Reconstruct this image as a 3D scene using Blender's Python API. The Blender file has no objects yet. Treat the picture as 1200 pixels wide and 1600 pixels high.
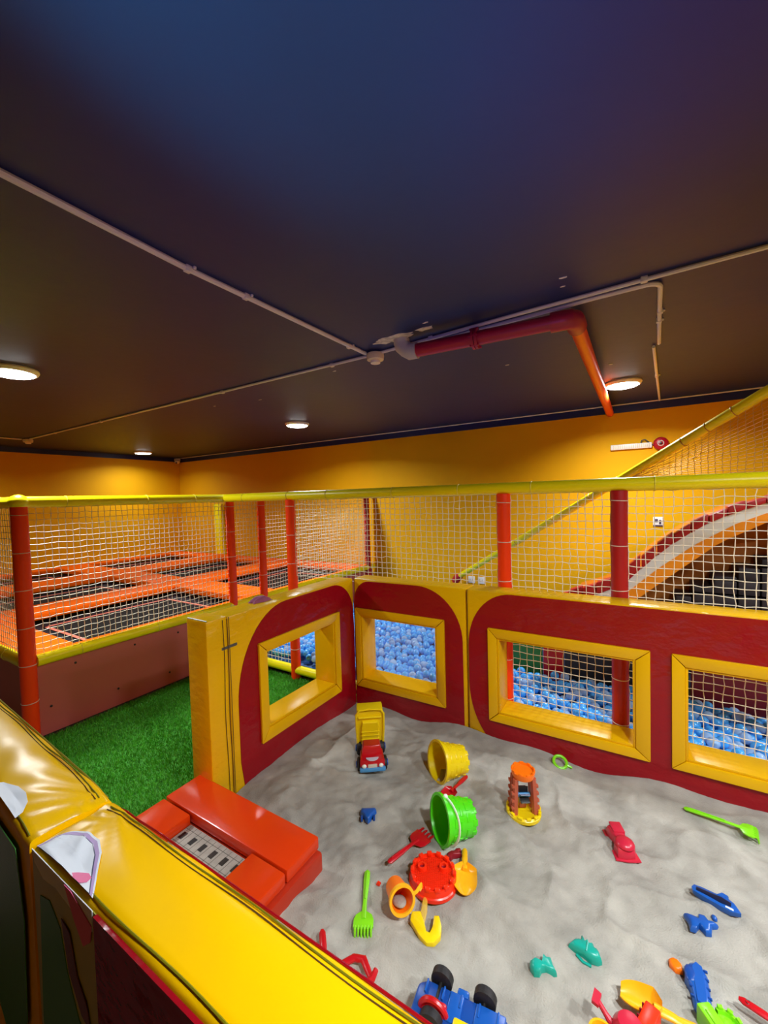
import bpy, bmesh, math, random
import numpy as np
from math import sin, cos, pi, radians, atan2, sqrt, hypot
from mathutils import Matrix, Vector, Euler

random.seed(7)
rng = np.random.default_rng(7)
scene = bpy.context.scene
COL = scene.collection

# ------------------------------------------------------------------ camera, world, exposure
F_PX, YAW, PITCH, ROLL = 649.5, 0.5535, -0.03585, -0.02797
CAM = Vector((0, 0, 1.70))
fw = Vector((-sin(YAW)*cos(PITCH), cos(YAW)*cos(PITCH), sin(PITCH)))
r0 = Vector((cos(YAW), sin(YAW), 0))
u0 = r0.cross(fw)
rt = cos(ROLL)*r0 + sin(ROLL)*u0
up = -sin(ROLL)*r0 + cos(ROLL)*u0
cam = bpy.data.objects.new('camera', bpy.data.cameras.new('camera'))
cam.data.sensor_fit = 'HORIZONTAL'
cam.data.sensor_width = 36.0
cam.data.lens = F_PX/1200*36.0
cam.data.clip_start = 0.02
m = Matrix((rt, up, -fw)).transposed().to_4x4()
m.translation = CAM
cam.matrix_world = m
COL.objects.link(cam)
scene.camera = cam

world = bpy.data.worlds.new('world')
scene.world = world
world.use_nodes = True
world.node_tree.nodes['Background'].inputs[0].default_value = (0.5, 0.55, 0.7, 1)
world.node_tree.nodes['Background'].inputs[1].default_value = 0.02

scene.view_settings.view_transform = 'Standard'
scene.view_settings.look = 'None'
scene.view_settings.exposure = 0.62
scene.view_settings.gamma = 1.0
scene.view_settings.use_curve_mapping = False
try:
    scene.cycles.use_denoising = True
    scene.cycles.max_bounces = 8
    scene.cycles.diffuse_bounces = 5
    scene.cycles.glossy_bounces = 4
    scene.cycles.transparent_max_bounces = 24
    scene.cycles.sample_clamp_indirect = 6.0
    scene.cycles.caustics_reflective = False
    scene.cycles.caustics_refractive = False
except Exception:
    pass

LAMP_STRENGTH = 14.0      # glow of the diffusers of the round LED ceiling lights
LAMP_WATTS = 39.0         # what each of them sheds downwards
def spot(name, loc, target, color, energy, angle, blend=1.0, size=0.1):
    l = bpy.data.lights.new(name, 'SPOT')
    l.color = color; l.energy = energy; l.spot_size = radians(angle); l.spot_blend = blend
    l.shadow_soft_size = size
    o = bpy.data.objects.new(name, l); COL.objects.link(o)
    o.location = loc
    o.rotation_euler = (Vector(target)-Vector(loc)).to_track_quat('-Z', 'Y').to_euler()
    return o
# coloured spots added out of view behind the camera to tint the dark ceiling
spot('added_tint_spot', (-0.9, -0.9, 1.35), (-0.60, 0.62, 2.73), (0.12, 0.75, 0.42), 330, 38)
spot('added_tint_spot', (1.2, -0.2, 1.35), (0.22, 1.08, 2.73), (0.62, 0.05, 0.75), 90, 36)
spot('added_tint_spot', (0.1, -0.8, 1.35), (-1.0, 1.5, 2.73), (0.14, 0.17, 0.85), 50, 60)

# ------------------------------------------------------------------ helpers
def lin(h):
    h = h.lstrip('#')
    out = []
    for i in (0, 2, 4):
        c = int(h[i:i+2], 16)/255
        out.append(c/12.92 if c <= 0.04045 else ((c+0.055)/1.055)**2.4)
    return (*out, 1.0)

MATS = {}
def mat(name, hexc, rough=0.5, bump=0.0, bscale=20.0, stretch=None, vary=0.0, vscale=4.0, coat=0.0,
        metal=0.0, detail=3.0, alpha=None, spec=0.5, bdist=0.01, sss=0.0):
    if name in MATS: return MATS[name]
    M = bpy.data.materials.new(name); M.use_nodes = True
    nt = M.node_tree; b = nt.nodes['Principled BSDF']
    c = lin(hexc)
    b.inputs['Base Color'].default_value = c
    b.inputs['Roughness'].default_value = rough
    b.inputs['Metallic'].default_value = metal
    b.inputs['Specular IOR Level'].default_value = spec
    b.inputs['Coat Weight'].default_value = coat
    b.inputs['Coat Roughness'].default_value = 0.08
    if alpha is not None: b.inputs['Alpha'].default_value = alpha
    tc = nt.nodes.new('ShaderNodeTexCoord')
    src = tc.outputs['Object']
    if stretch:
        mp = nt.nodes.new('ShaderNodeMapping'); mp.inputs['Scale'].default_value = stretch
        nt.links.new(src, mp.inputs['Vector']); src = mp.outputs['Vector']
    if bump > 0:
        n = nt.nodes.new('ShaderNodeTexNoise'); n.inputs['Scale'].default_value = bscale
        n.inputs['Detail'].default_value = detail
        nt.links.new(src, n.inputs['Vector'])
        bp = nt.nodes.new('ShaderNodeBump'); bp.inputs['Strength'].default_value = bump
        bp.inputs['Distance'].default_value = bdist
        nt.links.new(n.outputs['Fac'], bp.inputs['Height'])
        nt.links.new(bp.outputs['Normal'], b.inputs['Normal'])
    if vary > 0:
        n2 = nt.nodes.new('ShaderNodeTexNoise'); n2.inputs['Scale'].default_value = vscale
        n2.inputs['Detail'].default_value = 4.0
        nt.links.new(tc.outputs['Object'], n2.inputs['Vector'])
        rp = nt.nodes.new('ShaderNodeValToRGB')
        rp.color_ramp.elements[0].position = 0.3; rp.color_ramp.elements[1].position = 0.7
        rp.color_ramp.elements[0].color = tuple(max(0, x*(1-vary)) for x in c[:3])+(1,)
        rp.color_ramp.elements[1].color = tuple(min(1, x*(1+vary)) for x in c[:3])+(1,)
        nt.links.new(n2.outputs['Fac'], rp.inputs['Fac'])
        nt.links.new(rp.outputs['Color'], b.inputs['Base Color'])
    MATS[name] = M
    return M

def emit_mat(name, col, strength):
    M = bpy.data.materials.new(name); M.use_nodes = True
    b = M.node_tree.nodes['Principled BSDF']
    b.inputs['Base Color'].default_value = (0.8, 0.8, 0.8, 1)
    b.inputs['Emission Color'].default_value = col
    b.inputs['Emission Strength'].default_value = strength
    MATS[name] = M
    return M

def clear_mat(name, hexc, clear, rough=0.05):
    """thin clear plastic: part see-through, part glossy/diffuse"""
    M = bpy.data.materials.new(name); M.use_nodes = True
    nt = M.node_tree; b = nt.nodes['Principled BSDF']
    b.inputs['Base Color'].default_value = lin(hexc); b.inputs['Roughness'].default_value = rough
    b.inputs['Alpha'].default_value = 1-clear
    MATS[name] = M
    return M

class MB:
    def __init__(s): s.bm = bmesh.new()
    def box(s, c, size, bev=0.0, rot=None, seg=2):
        mt = Matrix.Translation(c)
        if rot is not None: mt = mt @ (Euler(rot).to_matrix().to_4x4() if not isinstance(rot, Matrix) else rot)
        mt = mt @ Matrix.Diagonal((*size, 1))
        v = bmesh.ops.create_cube(s.bm, size=1.0, matrix=mt)['verts']
        if bev > 0:
            ed = list({e for x in v for e in x.link_edges})
            bmesh.ops.bevel(s.bm, geom=ed, offset=bev, segments=seg, affect='EDGES', profile=0.5)
        return s
    def tube(s, pts, r, n=8, caps=True, closed=False, flat=1.0, upv=None):
        pts = [Vector(p) for p in pts]; N = len(pts)
        rr = r if hasattr(r, '__len__') else [r]*N
        rings = []; prev = None
        for i, p in enumerate(pts):
            if closed: t = pts[(i+1) % N]-pts[i-1]
            else: t = pts[min(i+1, N-1)]-pts[max(i-1, 0)]
            t.normalize()
            if prev is None:
                a = Vector(upv) if upv else (Vector((0, 0, 1)) if abs(t.z) < 0.9 else Vector((1, 0, 0)))
            else: a = prev
            a = (a - t*a.dot(t)).normalized(); prev = a
            b = t.cross(a)
            rings.append([s.bm.verts.new(p+(a*cos(2*pi*k/n)*flat+b*sin(2*pi*k/n))*rr[i]) for k in range(n)])
        for i in range(N if closed else N-1):
            A, B = rings[i], rings[(i+1) % N]
            for k in range(n): s.bm.faces.new((A[k], A[(k+1) % n], B[(k+1) % n], B[k]))
        if caps and not closed:
            s.bm.faces.new(rings[0][::-1]); s.bm.faces.new(rings[-1])
        return s
    def lathe(s, prof, n=24, mtx=None, a0=0.0, a1=2*pi):
        mtx = mtx or Matrix.Identity(4)
        full = abs(a1-a0-2*pi) < 1e-6
        rings = []
        for r, z in prof:
            if r < 1e-6: rings.append([s.bm.verts.new(mtx @ Vector((0, 0, z)))])
            else: rings.append([s.bm.verts.new(mtx @ Vector((r*cos(a0+(a1-a0)*k/n), r*sin(a0+(a1-a0)*k/n), z))) for k in range(n if full else n+1)])
        for A, B in zip(rings[:-1], rings[1:]):
            q = n
            for k in range(q):
                k2 = (k+1) % n if full else k+1
                if len(A) == 1 and len(B) == 1: continue
                if len(A) == 1: s.bm.faces.new((A[0], B[k2], B[k]))
                elif len(B) == 1: s.bm.faces.new((A[k], A[k2], B[0]))
                else: s.bm.faces.new((A[k], A[k2], B[k2], B[k]))
        return s
    def prism(s, poly, z0, z1, mtx=None, holes=(), bev=0.0):
        """extruded flat polygon with holes; local (a,b) plane, extruded along c from z0 to z1"""
        mtx = mtx or Matrix.Identity(4)
        tmp = bmesh.new(); ed = []
        for lp in (poly, *holes):
            vs = [tmp.verts.new((x, y, z0)) for x, y in lp]
            ed += [tmp.edges.new((vs[i], vs[(i+1) % len(vs)])) for i in range(len(vs))]
        if holes:
            bmesh.ops.triangle_fill(tmp, edges=ed, use_beauty=True, normal=(0, 0, 1))
        else:
            tmp.verts.ensure_lookup_table()
            tmp.faces.new(tmp.verts[:])
        g = bmesh.ops.extrude_face_region(tmp, geom=tmp.faces[:])
        bmesh.ops.translate(tmp, vec=(0, 0, z1-z0), verts=[x for x in g['geom'] if isinstance(x, bmesh.types.BMVert)])
        bmesh.ops.recalc_face_normals(tmp, faces=tmp.faces[:])
        if bev > 0:
            e2 = [e for e in tmp.edges if len(e.link_faces) == 2 and e.calc_face_angle(0) > 0.6]
            bmesh.ops.bevel(tmp, geom=e2, offset=bev, segments=2, affect='EDGES', profile=0.5)
        tmp.transform(mtx)
        s.merge(tmp)
        return s
    def loft(s, poly, layers, mtx=None, cap0=True, cap1=True):
        """stack of scaled copies of an outline: layers of (scale, z)"""
        mtx = mtx or Matrix.Identity(4)
        cx = sum(p[0] for p in poly)/len(poly); cy = sum(p[1] for p in poly)/len(poly)
        rings = [[s.bm.verts.new(mtx @ Vector((cx+(x-cx)*sc, cy+(y-cy)*sc, z))) for x, y in poly] for sc, z in layers]
        n = len(poly)
        for A, B in zip(rings[:-1], rings[1:]):
            for k in range(n): s.bm.faces.new((A[k], A[(k+1) % n], B[(k+1) % n], B[k]))
        if cap0: s.bm.faces.new(rings[0][::-1])
        if cap1: s.bm.faces.new(rings[-1])
        return s
    def grid(s, P):
        """P[i][j] of points -> quad sheet"""
        V = [[s.bm.verts.new(p) for p in row] for row in P]
        for i in range(len(V)-1):
            for j in range(len(V[0])-1):
                s.bm.faces.new((V[i][j], V[i+1][j], V[i+1][j+1], V[i][j+1]))
        return s
    def shell(s, P, Q):
        """closed slab between two sheets"""
        V = [[s.bm.verts.new(p) for p in row] for row in P]; W = [[s.bm.verts.new(p) for p in row] for row in Q]
        a, b = len(V), len(V[0])
        for i in range(a-1):
            for j in range(b-1):
                s.bm.faces.new((V[i][j], V[i+1][j], V[i+1][j+1], V[i][j+1]))
                s.bm.faces.new((W[i][j], W[i][j+1], W[i+1][j+1], W[i+1][j]))
        for i in range(a-1):
            s.bm.faces.new((V[i][0], W[i][0], W[i+1][0], V[i+1][0])); s.bm.faces.new((V[i][-1], V[i+1][-1], W[i+1][-1], W[i][-1]))
        for j in range(b-1):
            s.bm.faces.new((V[0][j], V[0][j+1], W[0][j+1], W[0][j])); s.bm.faces.new((V[-1][j], W[-1][j], W[-1][j+1], V[-1][j+1]))
        return s
    def sphere(s, c, r, seg=16, rings=10, rot=None):
        r = r if hasattr(r, '__len__') else (r, r, r)
        mt = Matrix.Translation(c)
        if rot is not None: mt = mt @ Euler(rot).to_matrix().to_4x4()
        bmesh.ops.create_uvsphere(s.bm, u_segments=seg, v_segments=rings, radius=1.0, matrix=mt @ Matrix.Diagonal((*r, 1)))
        return s
    def torus(s, c, R, r, n=24, k=8, rot=None, a0=0, a1=2*pi):
        mt = Matrix.Translation(c)
        if rot is not None: mt = mt @ (rot if isinstance(rot, Matrix) else Euler(rot).to_matrix().to_4x4())
        full = abs(a1-a0-2*pi) < 1e-6
        q = n if full else n+1
        return s.tube([mt @ Vector((R*cos(a0+(a1-a0)*i/n), R*sin(a0+(a1-a0)*i/n), 0)) for i in range(q)], r, k, closed=full)
    def merge(s, other):
        me = bpy.data.meshes.new('tmp'); other.to_mesh(me); other.free()
        s.bm.from_mesh(me); bpy.data.meshes.remove(me)
    def build(s, name, material, parent=None, world=False, smooth=0.6, fix=True, **props):
        if fix: bmesh.ops.recalc_face_normals(s.bm, faces=s.bm.faces[:])
        if world and parent is not None:
            p = parent
            while p.parent is not None: p = p.parent
            s.bm.transform(Matrix.Translation(-p.location))
        me = bpy.data.meshes.new(name); s.bm.to_mesh(me); s.bm.free()
        return link(name, me, material, parent, smooth, **props)

def link(name, me, material, parent=None, smooth=0.6, **props):
    if smooth:
        me.polygons.foreach_set('use_smooth', [True]*len(me.polygons))
        try: me.set_sharp_from_angle(angle=smooth)
        except Exception: pass
    o = bpy.data.objects.new(name, me)
    if material is not None: me.materials.append(material)
    COL.objects.link(o)
    if parent is not None: o.parent = parent
    for k, v in props.items(): o[k] = v
    return o

def thing(name, label, cat, loc=(0, 0, 0), rot=(0, 0, 0), group=None):
    o = bpy.data.objects.new(name, None); COL.objects.link(o)
    o.empty_display_size = 0.05
    o.location = loc; o.rotation_euler = rot if hasattr(rot, '__len__') else (0, 0, rot)
    o['label'] = label; o['category'] = cat
    if group: o['group'] = group
    return o

def raw(name, verts, faces, material, parent=None, smooth=0.6, **props):
    me = bpy.data.meshes.new(name)
    verts = np.asarray(verts, dtype=np.float32); faces = np.asarray(faces, dtype=np.int32)
    k = faces.shape[1]
    me.vertices.add(len(verts)); me.vertices.foreach_set('co', verts.ravel())
    me.loops.add(faces.size); me.loops.foreach_set('vertex_index', faces.ravel())
    me.polygons.add(len(faces)); me.polygons.foreach_set('loop_start', np.arange(0, faces.size, k, dtype=np.int32))
    me.update(calc_edges=True); me.validate()
    return link(name, me, material, parent, smooth, **props)

# numpy value noise
_tab = rng.random((256, 256))
def vnoise(x, y):
    xi = np.floor(x).astype(int); yi = np.floor(y).astype(int); xf = x-xi; yf = y-yi
    xf = xf*xf*(3-2*xf); yf = yf*yf*(3-2*yf)
    g = lambda a, b: _tab[a & 255, b & 255]
    return (g(xi, yi)*(1-xf)+g(xi+1, yi)*xf)*(1-yf)+(g(xi, yi+1)*(1-xf)+g(xi+1, yi+1)*xf)*yf - 0.5

def rect(x0, y0, x1, y1): return [(x0, y0), (x1, y0), (x1, y1), (x0, y1)]
def arc(cx, cy, rx, ry, a0, a1, n=14):
    return [(cx+rx*cos(radians(a0+(a1-a0)*i/n)), cy+ry*sin(radians(a0+(a1-a0)*i/n))) for i in range(n+1)]

# ------------------------------------------------------------------ materials
YPVC = mat('yellow_pvc', 'E8B404', 0.27, spec=.4, bump=0.55, bscale=8, detail=4, bdist=0.02, stretch=(1, 1, 1.6))
YPVC2 = mat('yellow_pvc_board', 'E6B204', 0.32, spec=.35, bump=0.1, bscale=12)
YTOP = mat('yellow_pvc_bright', 'F8C002', 0.3, spec=.16, bump=0.12, bscale=5, detail=3, bdist=0.02)
RPVC = mat('maroon_pvc', '940A18', 0.24, spec=.4, bump=0.6, bscale=6, detail=4, bdist=0.03, stretch=(1, 1, 1.4))
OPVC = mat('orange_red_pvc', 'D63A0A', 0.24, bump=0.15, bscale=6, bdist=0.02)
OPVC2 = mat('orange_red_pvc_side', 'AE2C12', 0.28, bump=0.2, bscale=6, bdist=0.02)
SEAM = mat('seam_piping', '7F7A10', 0.4)
STITCH = mat('dark_stitch', '5A3C08', 0.6)
TAPE = mat('grey_tape', '55524A', 0.6)
YFOAM = mat('yellow_foam', 'FAEC0A', 0.32, spec=.4, bump=0.1, bscale=15)
YFOAM2 = mat('yellow_tie', 'E6DA50', 0.4)
RFOAM = mat('red_foam', 'FF420E', 0.4, spec=.3, bump=0.15, bscale=20)
RFOAM2 = mat('dark_red_foam', 'B0101A', 0.42, bump=0.15, bscale=20)
CORD = mat('net_cord', 'F4EAD2', 0.7)
TIE = mat('white_tie', 'E8D8C8', 0.5)
SKIRT = mat('maroon_skirt_vinyl', 'BE605A', 0.42, bump=0.15, bscale=4, bdist=0.03)
BOLT = mat('black_stud', '15100F', 0.5)
PADO = mat('orange_vinyl_pad', 'FA6608', 0.55, spec=.08, bump=0.1, bscale=8)
BEDM = mat('black_jump_mesh', '161514', 0.75, spec=.2, bump=0.3, bscale=220, bdist=0.002)
SPRING = mat('dark_spring_zone', '161A20', 0.55, spec=.3, bump=0.6, bscale=60, bdist=0.004)
STRAP = mat('salmon_strap', 'F08068', 0.5)
WALLY = mat('yellow_wall_paint', 'DCA206', 0.7, spec=.15, bump=0.08, bscale=60, vary=0.04, vscale=1.5)
CEIL = mat('navy_ceiling_paint', '161F55', 0.5, bump=0.25, bscale=9, detail=6, vary=0.12, vscale=1.2, bdist=0.006)
NAVY = mat('navy_trim_paint', '121A58', 0.45)
PIPEW = mat('white_conduit', 'D8D4CC', 0.5)
PIPEM = mat('maroon_pipe_paint', 'A01236', 0.4, vary=0.1)
PIPEO = mat('orange_pipe_paint', 'E04810', 0.35, vary=0.05)
PVCW = mat('grey_white_fitting', 'B9B8B2', 0.5)
PEEL = mat('peeled_plaster', 'D2CEC2', 0.9, bump=0.6, bscale=60, vary=0.3, vscale=30)
PLASTW = mat('white_plastic', 'E6E2DA', 0.4)
CREAM = mat('cream_plastic', 'D8C9A8', 0.45)
ALARM = mat('alarm_red', 'A00E1C', 0.35)
BLACK = mat('black_plastic', '141414', 0.4)
RUBBER = mat('black_rubber', '1C1B1D', 0.55, bump=0.2, bscale=60)
FLOORM = mat('dark_floor_vinyl', '4A3A34', 0.5, vary=0.1)
LAMP = emit_mat('led_diffuser', (0.93, 0.97, 1.0, 1), LAMP_STRENGTH)
PRINTW = mat('print_white', 'E6EAF0', 0.45, spec=.25)
PRINTL = mat('print_lavender', 'B79AC8', 0.45, spec=.25)
PRINTD = mat('print_outline', '4A4A6A', 0.3)
PRINTP = mat('print_pink', 'E86E9A', 0.45, spec=.25)
PRINTG = mat('print_green', '4C9A44', 0.25)
PRINTG2 = mat('print_olive', 'B4B44A', 0.3)
PRINTB = mat('print_brown', '7A3A1C', 0.25)
def toy(name, h, r=0.3): return mat('toy_'+name, h, r, bump=0.06, bscale=40, bdist=0.003)
T_Y, T_G, T_R = toy('yellow', 'F2D50E'), toy('green', '4FDC16'), toy('red', 'C0101C')
T_OR, T_O, T_YO = toy('orange_red', 'F2300F'), toy('orange', 'FF7A10'), toy('amber', 'F7B61A')
T_B, T_B2, T_T = toy('blue', '1858B0'), toy('deep_blue', '15489A'), toy('teal', '17A694')
T_PK, T_LG, T_BR = toy('pink_red', 'C8263F'), toy('lime', '82DA1C'), toy('brick', 'B85A40')
T_W, T_LB = toy('white', 'E6EEE6'), toy('light_blue', '4A90C8')
T_DR = toy('dark_red', '8E1626')
CLEARY = clear_mat('translucent_yellow', 'F2CE4A', 0.55)
VINYL = clear_mat('clear_vinyl_sheet', 'FFFFFF', 0.93, 0.05)
PURPLE = mat('purple_cloth', 'A4587A', 0.8, bump=0.3, bscale=60)

# ------------------------------------------------------------------ the room
XL, XR, YB, YF, ZC = -9.15, 4.6, 5.78, -3.2, 2.73
def struct(name, c, size, material, **kw):
    return MB().box(c, size).build(name, material, smooth=None, kind='structure', **kw)
struct('floor', ((XL+XR)/2, (YB+YF)/2, -0.06), (XR-XL+0.4, YB-YF+0.4, 0.1), FLOORM)
ceiling = struct('ceiling', ((XL+XR)/2, (YB+YF)/2, ZC+0.05), (XR-XL+0.4, YB-YF+0.4, 0.1), CEIL)
wb = struct('wall_back', ((XL+XR)/2, YB+0.05, ZC/2), (XR-XL+0.4, 0.1, ZC), WALLY)
struct('wall_left', (XL-0.05, (YB+YF)/2, ZC/2), (0.1, YB-YF, ZC), WALLY)
struct('wall_right', (XR+0.05, (YB+YF)/2, ZC/2), (0.1, YB-YF, ZC), WALLY)
struct('wall_front', ((XL+XR)/2, YF-0.05, ZC/2), (XR-XL+0.4, 0.1, ZC), WALLY)
struct('trim_1', ((XL+XR)/2, YB-0.012, ZC-0.05), (XR-XL, 0.024, 0.10), NAVY)
struct('trim_2', (XL+0.012, (YB+YF)/2, ZC-0.042), (0.024, YB-YF, 0.084), NAVY)
MB().box((-7.7, YB-0.05, 0.9), (0.24, 0.1, 1.5), 0.02).build('wall_pad', YFOAM, kind='structure')
# patches of bare plaster and small chips in the ceiling paint
for px, py, sx, sy, n in ((-1.36, 2.38, .16, .07, 22), (-1.13, 2.36, .07, .03, 12), (-1.47, 2.36, .02, .008, 8), (-1.08, 2.28, .022, .008, 8),
                          (-0.31, 2.2, .025, .008, 8), (-0.33, 2.29, .015, .006, 8), (-3.3, 3.0, .03, .01, 8), (-0.2, 3.9, .02, .01, 8), (-0.9, 3.4, .02, .008, 8),
                          (-2.1, 2.7, .02, .01, 8), (-3.9, 2.9, .02, .01, 8)):
    p = [(px+sx*cos(2*pi*k/n)*random.uniform(.55, 1.1), py+sy*sin(2*pi*k/n)*random.uniform(.55, 1.1)) for k in range(n)]
    MB().prism(p, ZC-0.003, ZC+0.002).build('peeled_patch', PEEL, ceiling, smooth=None)

# ------------------------------------------------------------------ ceiling lights
def ceiling_light(x, y, label, r=0.14, watts=None):
    t = thing('ceiling_light', label, 'light', (x, y, ZC), 0, 'round LED lights on the ceiling')
    MB().lathe([(0, 0), (r+.02, 0), (r+.022, -.012), (r+.012, -.03), (r-.002, -.034), (r-.002, -.02), (0, -.02)], 32).build('housing', PLASTW, t)
    MB().lathe([(0, -.022), (r-.006, -.022), (r-.006, -.036), (r-.02, -.043), (0, -.047)], 32).build('diffuser', LAMP, t)
    l = bpy.data.lights.new('lamp', 'AREA'); l.shape = 'DISK'; l.size = 2*(r-.02); l.energy = watts or LAMP_WATTS; l.color = (.93, .97, 1.0); l.spread = radians(155)
    o = bpy.data.objects.new('lamp', l); COL.objects.link(o); o.parent = t; o.location = (0, 0, -.052)
ceiling_light(-3.99, 1.23, 'round white ceiling light cut by the left edge of the photo')
ceiling_light(-3.95, 4.22, 'round white ceiling light above the middle of the yellow rail')
ceiling_light(-0.14, 4.62, 'round white ceiling light beside the orange pipe')
ceiling_light(-8.38, 4.55, 'small far ceiling light near the room corner', watts=15)
ceiling_light(0.85, 0.55, 'unseen ceiling light over the right end of the near wall')  # out of view, put in to light the sand
ceiling_light(1.95, 1.15, 'added unseen ceiling light to the right of the sandbox')  # unseen, added to brighten the sandbox and the posts
ceiling_light(2.4, 3.0, 'added unseen ceiling light to the right over the ball pit')  # unseen, added to light posts and pit from the right
ceiling_light(3.4, 4.6, 'ceiling light to the right beyond the slide')
ceiling_light(-8.38, 1.2, 'ceiling light over the far left of the trampolines', watts=18)

# ------------------------------------------------------------------ conduits, detectors, pipe
def conduit(label, pts, clips=(), r=0.011, m_=PIPEW):
    t = thing('conduit', label, 'conduit', pts[0])
    MB().tube(pts, r, 8).build('tube', m_, t, world=True)
    for c in clips:
        mb = MB().box((c[0], c[1], c[2]), (.03, .03, .028), .004); mb.box((c[0]+.02, c[1]+.02, c[2]+.008), (.012, .012, .012), .002)
        mb.build('clip', PIPEW, t, world=True)
    return t
zc = ZC-0.012
conduit('long white conduit along the ceiling from far left to right edge', [(-7.76, 2.56, zc), (-4, 2.55, zc), (-1.62, 2.535, zc), (-0.6, 2.46, zc), (0.06, 2.425, zc), (0.47, 2.41, zc), (3.5, 2.38, zc)],
        [(-5.6, 2.553, zc), (-3.3, 2.548, zc), (-2.0, 2.54, zc), (-1.15, 2.5, zc), (0.02, 2.425, zc), (-6.9, 2.556, zc)])
conduit('white conduit running from the upper left photo edge to the smoke detector', [(-1.62, -2.9, zc), (-1.65, .5, zc), (-1.675, 1.14, zc), (-1.66, 2.0, zc), (-1.65, 2.48, zc)],
        [(-1.675, 1.14, zc), (-1.67, 1.45, zc), (-1.66, 2.3, zc)], 0.013)
conduit('thin white conduit running back from the far left smoke detector', [(-7.9, 2.5, zc), (-7.92, .5, zc), (-7.92, -2, zc)], r=.01)
b = [(-1.1, 2.56, zc), (-.6, 2.53, zc), (-.2, 2.5, zc), (.03, 2.495, zc)] + [(.03+.06*sin(a), 2.555-.06*cos(a), zc) for a in (.4, .8, 1.2, 1.57)] + [(.1, 3.0, zc), (.115, 3.52, zc)]
conduit('white conduit that turns beside the red pipe and ends short', b, [(.1, 3.05, zc), (.1, 2.9, zc)], .012)
conduit('short white conduit behind the ceiling light at the wall', [(.085, 3.58, zc), (.12, 4.3, zc), (.19, 5.74, zc)], [(.13, 4.5, zc)], .011)
conduit('thin white line along the top of the back wall', [(-9.1, YB-.035, ZC-.01), (-3, YB-.035, ZC-.01), (4.5, YB-.035, ZC-.01)], r=.008)

def detector(x, y, label, r=.06):
    t = thing('smoke_detector', label, 'smoke detector', (x, y, ZC), 0, 'smoke detectors on the ceiling conduit')
    MB().lathe([(0, 0), (r*.5, 0), (r*.5, -.015), (0, -.015)], 16).build('mount', PVCW, t)
    MB().lathe([(0, -.012), (r, -.012), (r*1.05, -.03), (r*.98, -.055), (r*.6, -.062), (0, -.062)], 24).build('body', CREAM, t)
    MB().lathe([(0, -.06), (r*.6, -.06), (r*.58, -.078), (0, -.08)], 16).build('sensor_cap', PLASTW, t)
detector(-1.60, 2.53, 'cream smoke detector where two conduits meet on the ceiling')
detector(-7.85, 2.56, 'cream smoke detector at the far left over the trampolines')

t = thing('drain_pipe', 'red drain pipe turning orange, hung under the ceiling above the slide', 'pipe', (-1.3, 2.45, ZC))
zp = 2.64
MB().tube([(-1.33, 2.43, ZC+.0), (-1.33, 2.43, 2.71), (-1.325, 2.431, 2.685), (-1.30, 2.433, 2.662), (-1.27, 2.435, zp), (-1.22, 2.438, zp)], .052, 16).build('elbow_fitting', PVCW, t, world=True, label='bare grey plastic elbow')
MB().tube([(-1.235, 2.437, zp), (-.83, 2.47, zp), (-.36, 2.5, zp), (-.33, 2.503, zp)], .042, 16).build('red_run', PIPEM, t, world=True, label='dark red painted run')
mb = MB(); mb.tube([(-.86, 2.468, zp), (-.845, 2.469, zp)], .062, 16); mb.tube([(-.84, 2.469, zp), (-.825, 2.47, zp)], .062, 16)
for k in range(6): mb.box((-.842, 2.469+.055*cos(k*pi/3), zp+.055*sin(k*pi/3)), (.055, .012, .012), .002)
mb.build('flange', PIPEM, t, world=True)
MB().tube([(-.42, 2.496, zp), (-.36, 2.5, zp), (-.325, 2.506, zp), (-.305, 2.53, zp), (-.303, 2.57, zp), (-.303, 2.64, zp)], .053, 16).build('elbow', PIPEM, t, world=True)
MB().tube([(-.303, 2.60, zp), (-.31, 5.77, 2.635)], .042, 16).build('orange_run', PIPEO, t, world=True, label='bright orange painted run')

# ------------------------------------------------------------------ wall fittings
t = thing('emergency_light', 'long white slatted emergency light on the yellow back wall', 'emergency light', (-.095, YB-.03, 2.217))
MB().box((0, .01, 0), (.42, .04, .062), .006).build('case', PLASTW, t)
for k in range(20): MB().box((-.18+.36*k/19, -.012, 0), (.009, .008, .044), .001).build('slat', CREAM, t)
MB().tube([(.1, 0, .03), (.11, 0, .06), (.14, 0, .07), (.17, 0, .045), (.2, 0, .01), (.235, 0, 0)], .006, 6).build('cable', BLACK, t)
t = thing('alarm_bell', 'round red alarm bell on the wall beside the emergency light', 'alarm bell', (.2, YB-.005, 2.226))
R90 = Matrix.Rotation(pi/2, 4, 'X')
MB().lathe([(0, 0), (.07, 0), (.075, .02), (.072, .045), (.05, .062), (0, .068)], 28, R90).build('gong', ALARM, t)
MB().torus((0, -.066, 0), .028, .005, rot=R90).build('ring', PVCW, t)
MB().lathe([(0, .06), (.012, .06), (.012, .078), (0, .08)], 12, R90).build('hub', BLACK, t)
for x, lb in ((-2.10, 'left white wall socket low behind the net'), (-1.955, 'right white wall socket low behind the net')):
    t = thing('wall_socket', lb, 'socket', (x, YB-.006, .465), 0, 'wall sockets behind the net')
    MB().box((0, 0, 0), (.1, .012, .1), .004).build('plate', PLASTW, t)
    for dx in (-.02, .02): MB().box((dx, -.008, .0), (.012, .008, .03), .002).build('pin_hole', PVCW, t)
t = thing('wall_sign', 'small white square sign with dark drawing on yellow wall', 'sign', (.17, YB-.005, 1.326))
MB().box((0, 0, 0), (.095, .008, .11), .002).build('plate', PLASTW, t)
MB().box((-.015, -.006, .012), (.03, .004, .04), .002).box((.022, -.006, -.004), (.022, .004, .05), .002).box((0, -.006, -.045), (.09, .004, .014), .001).build('print', mat('sign_ink', '4A3A52', .6), t)
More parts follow.
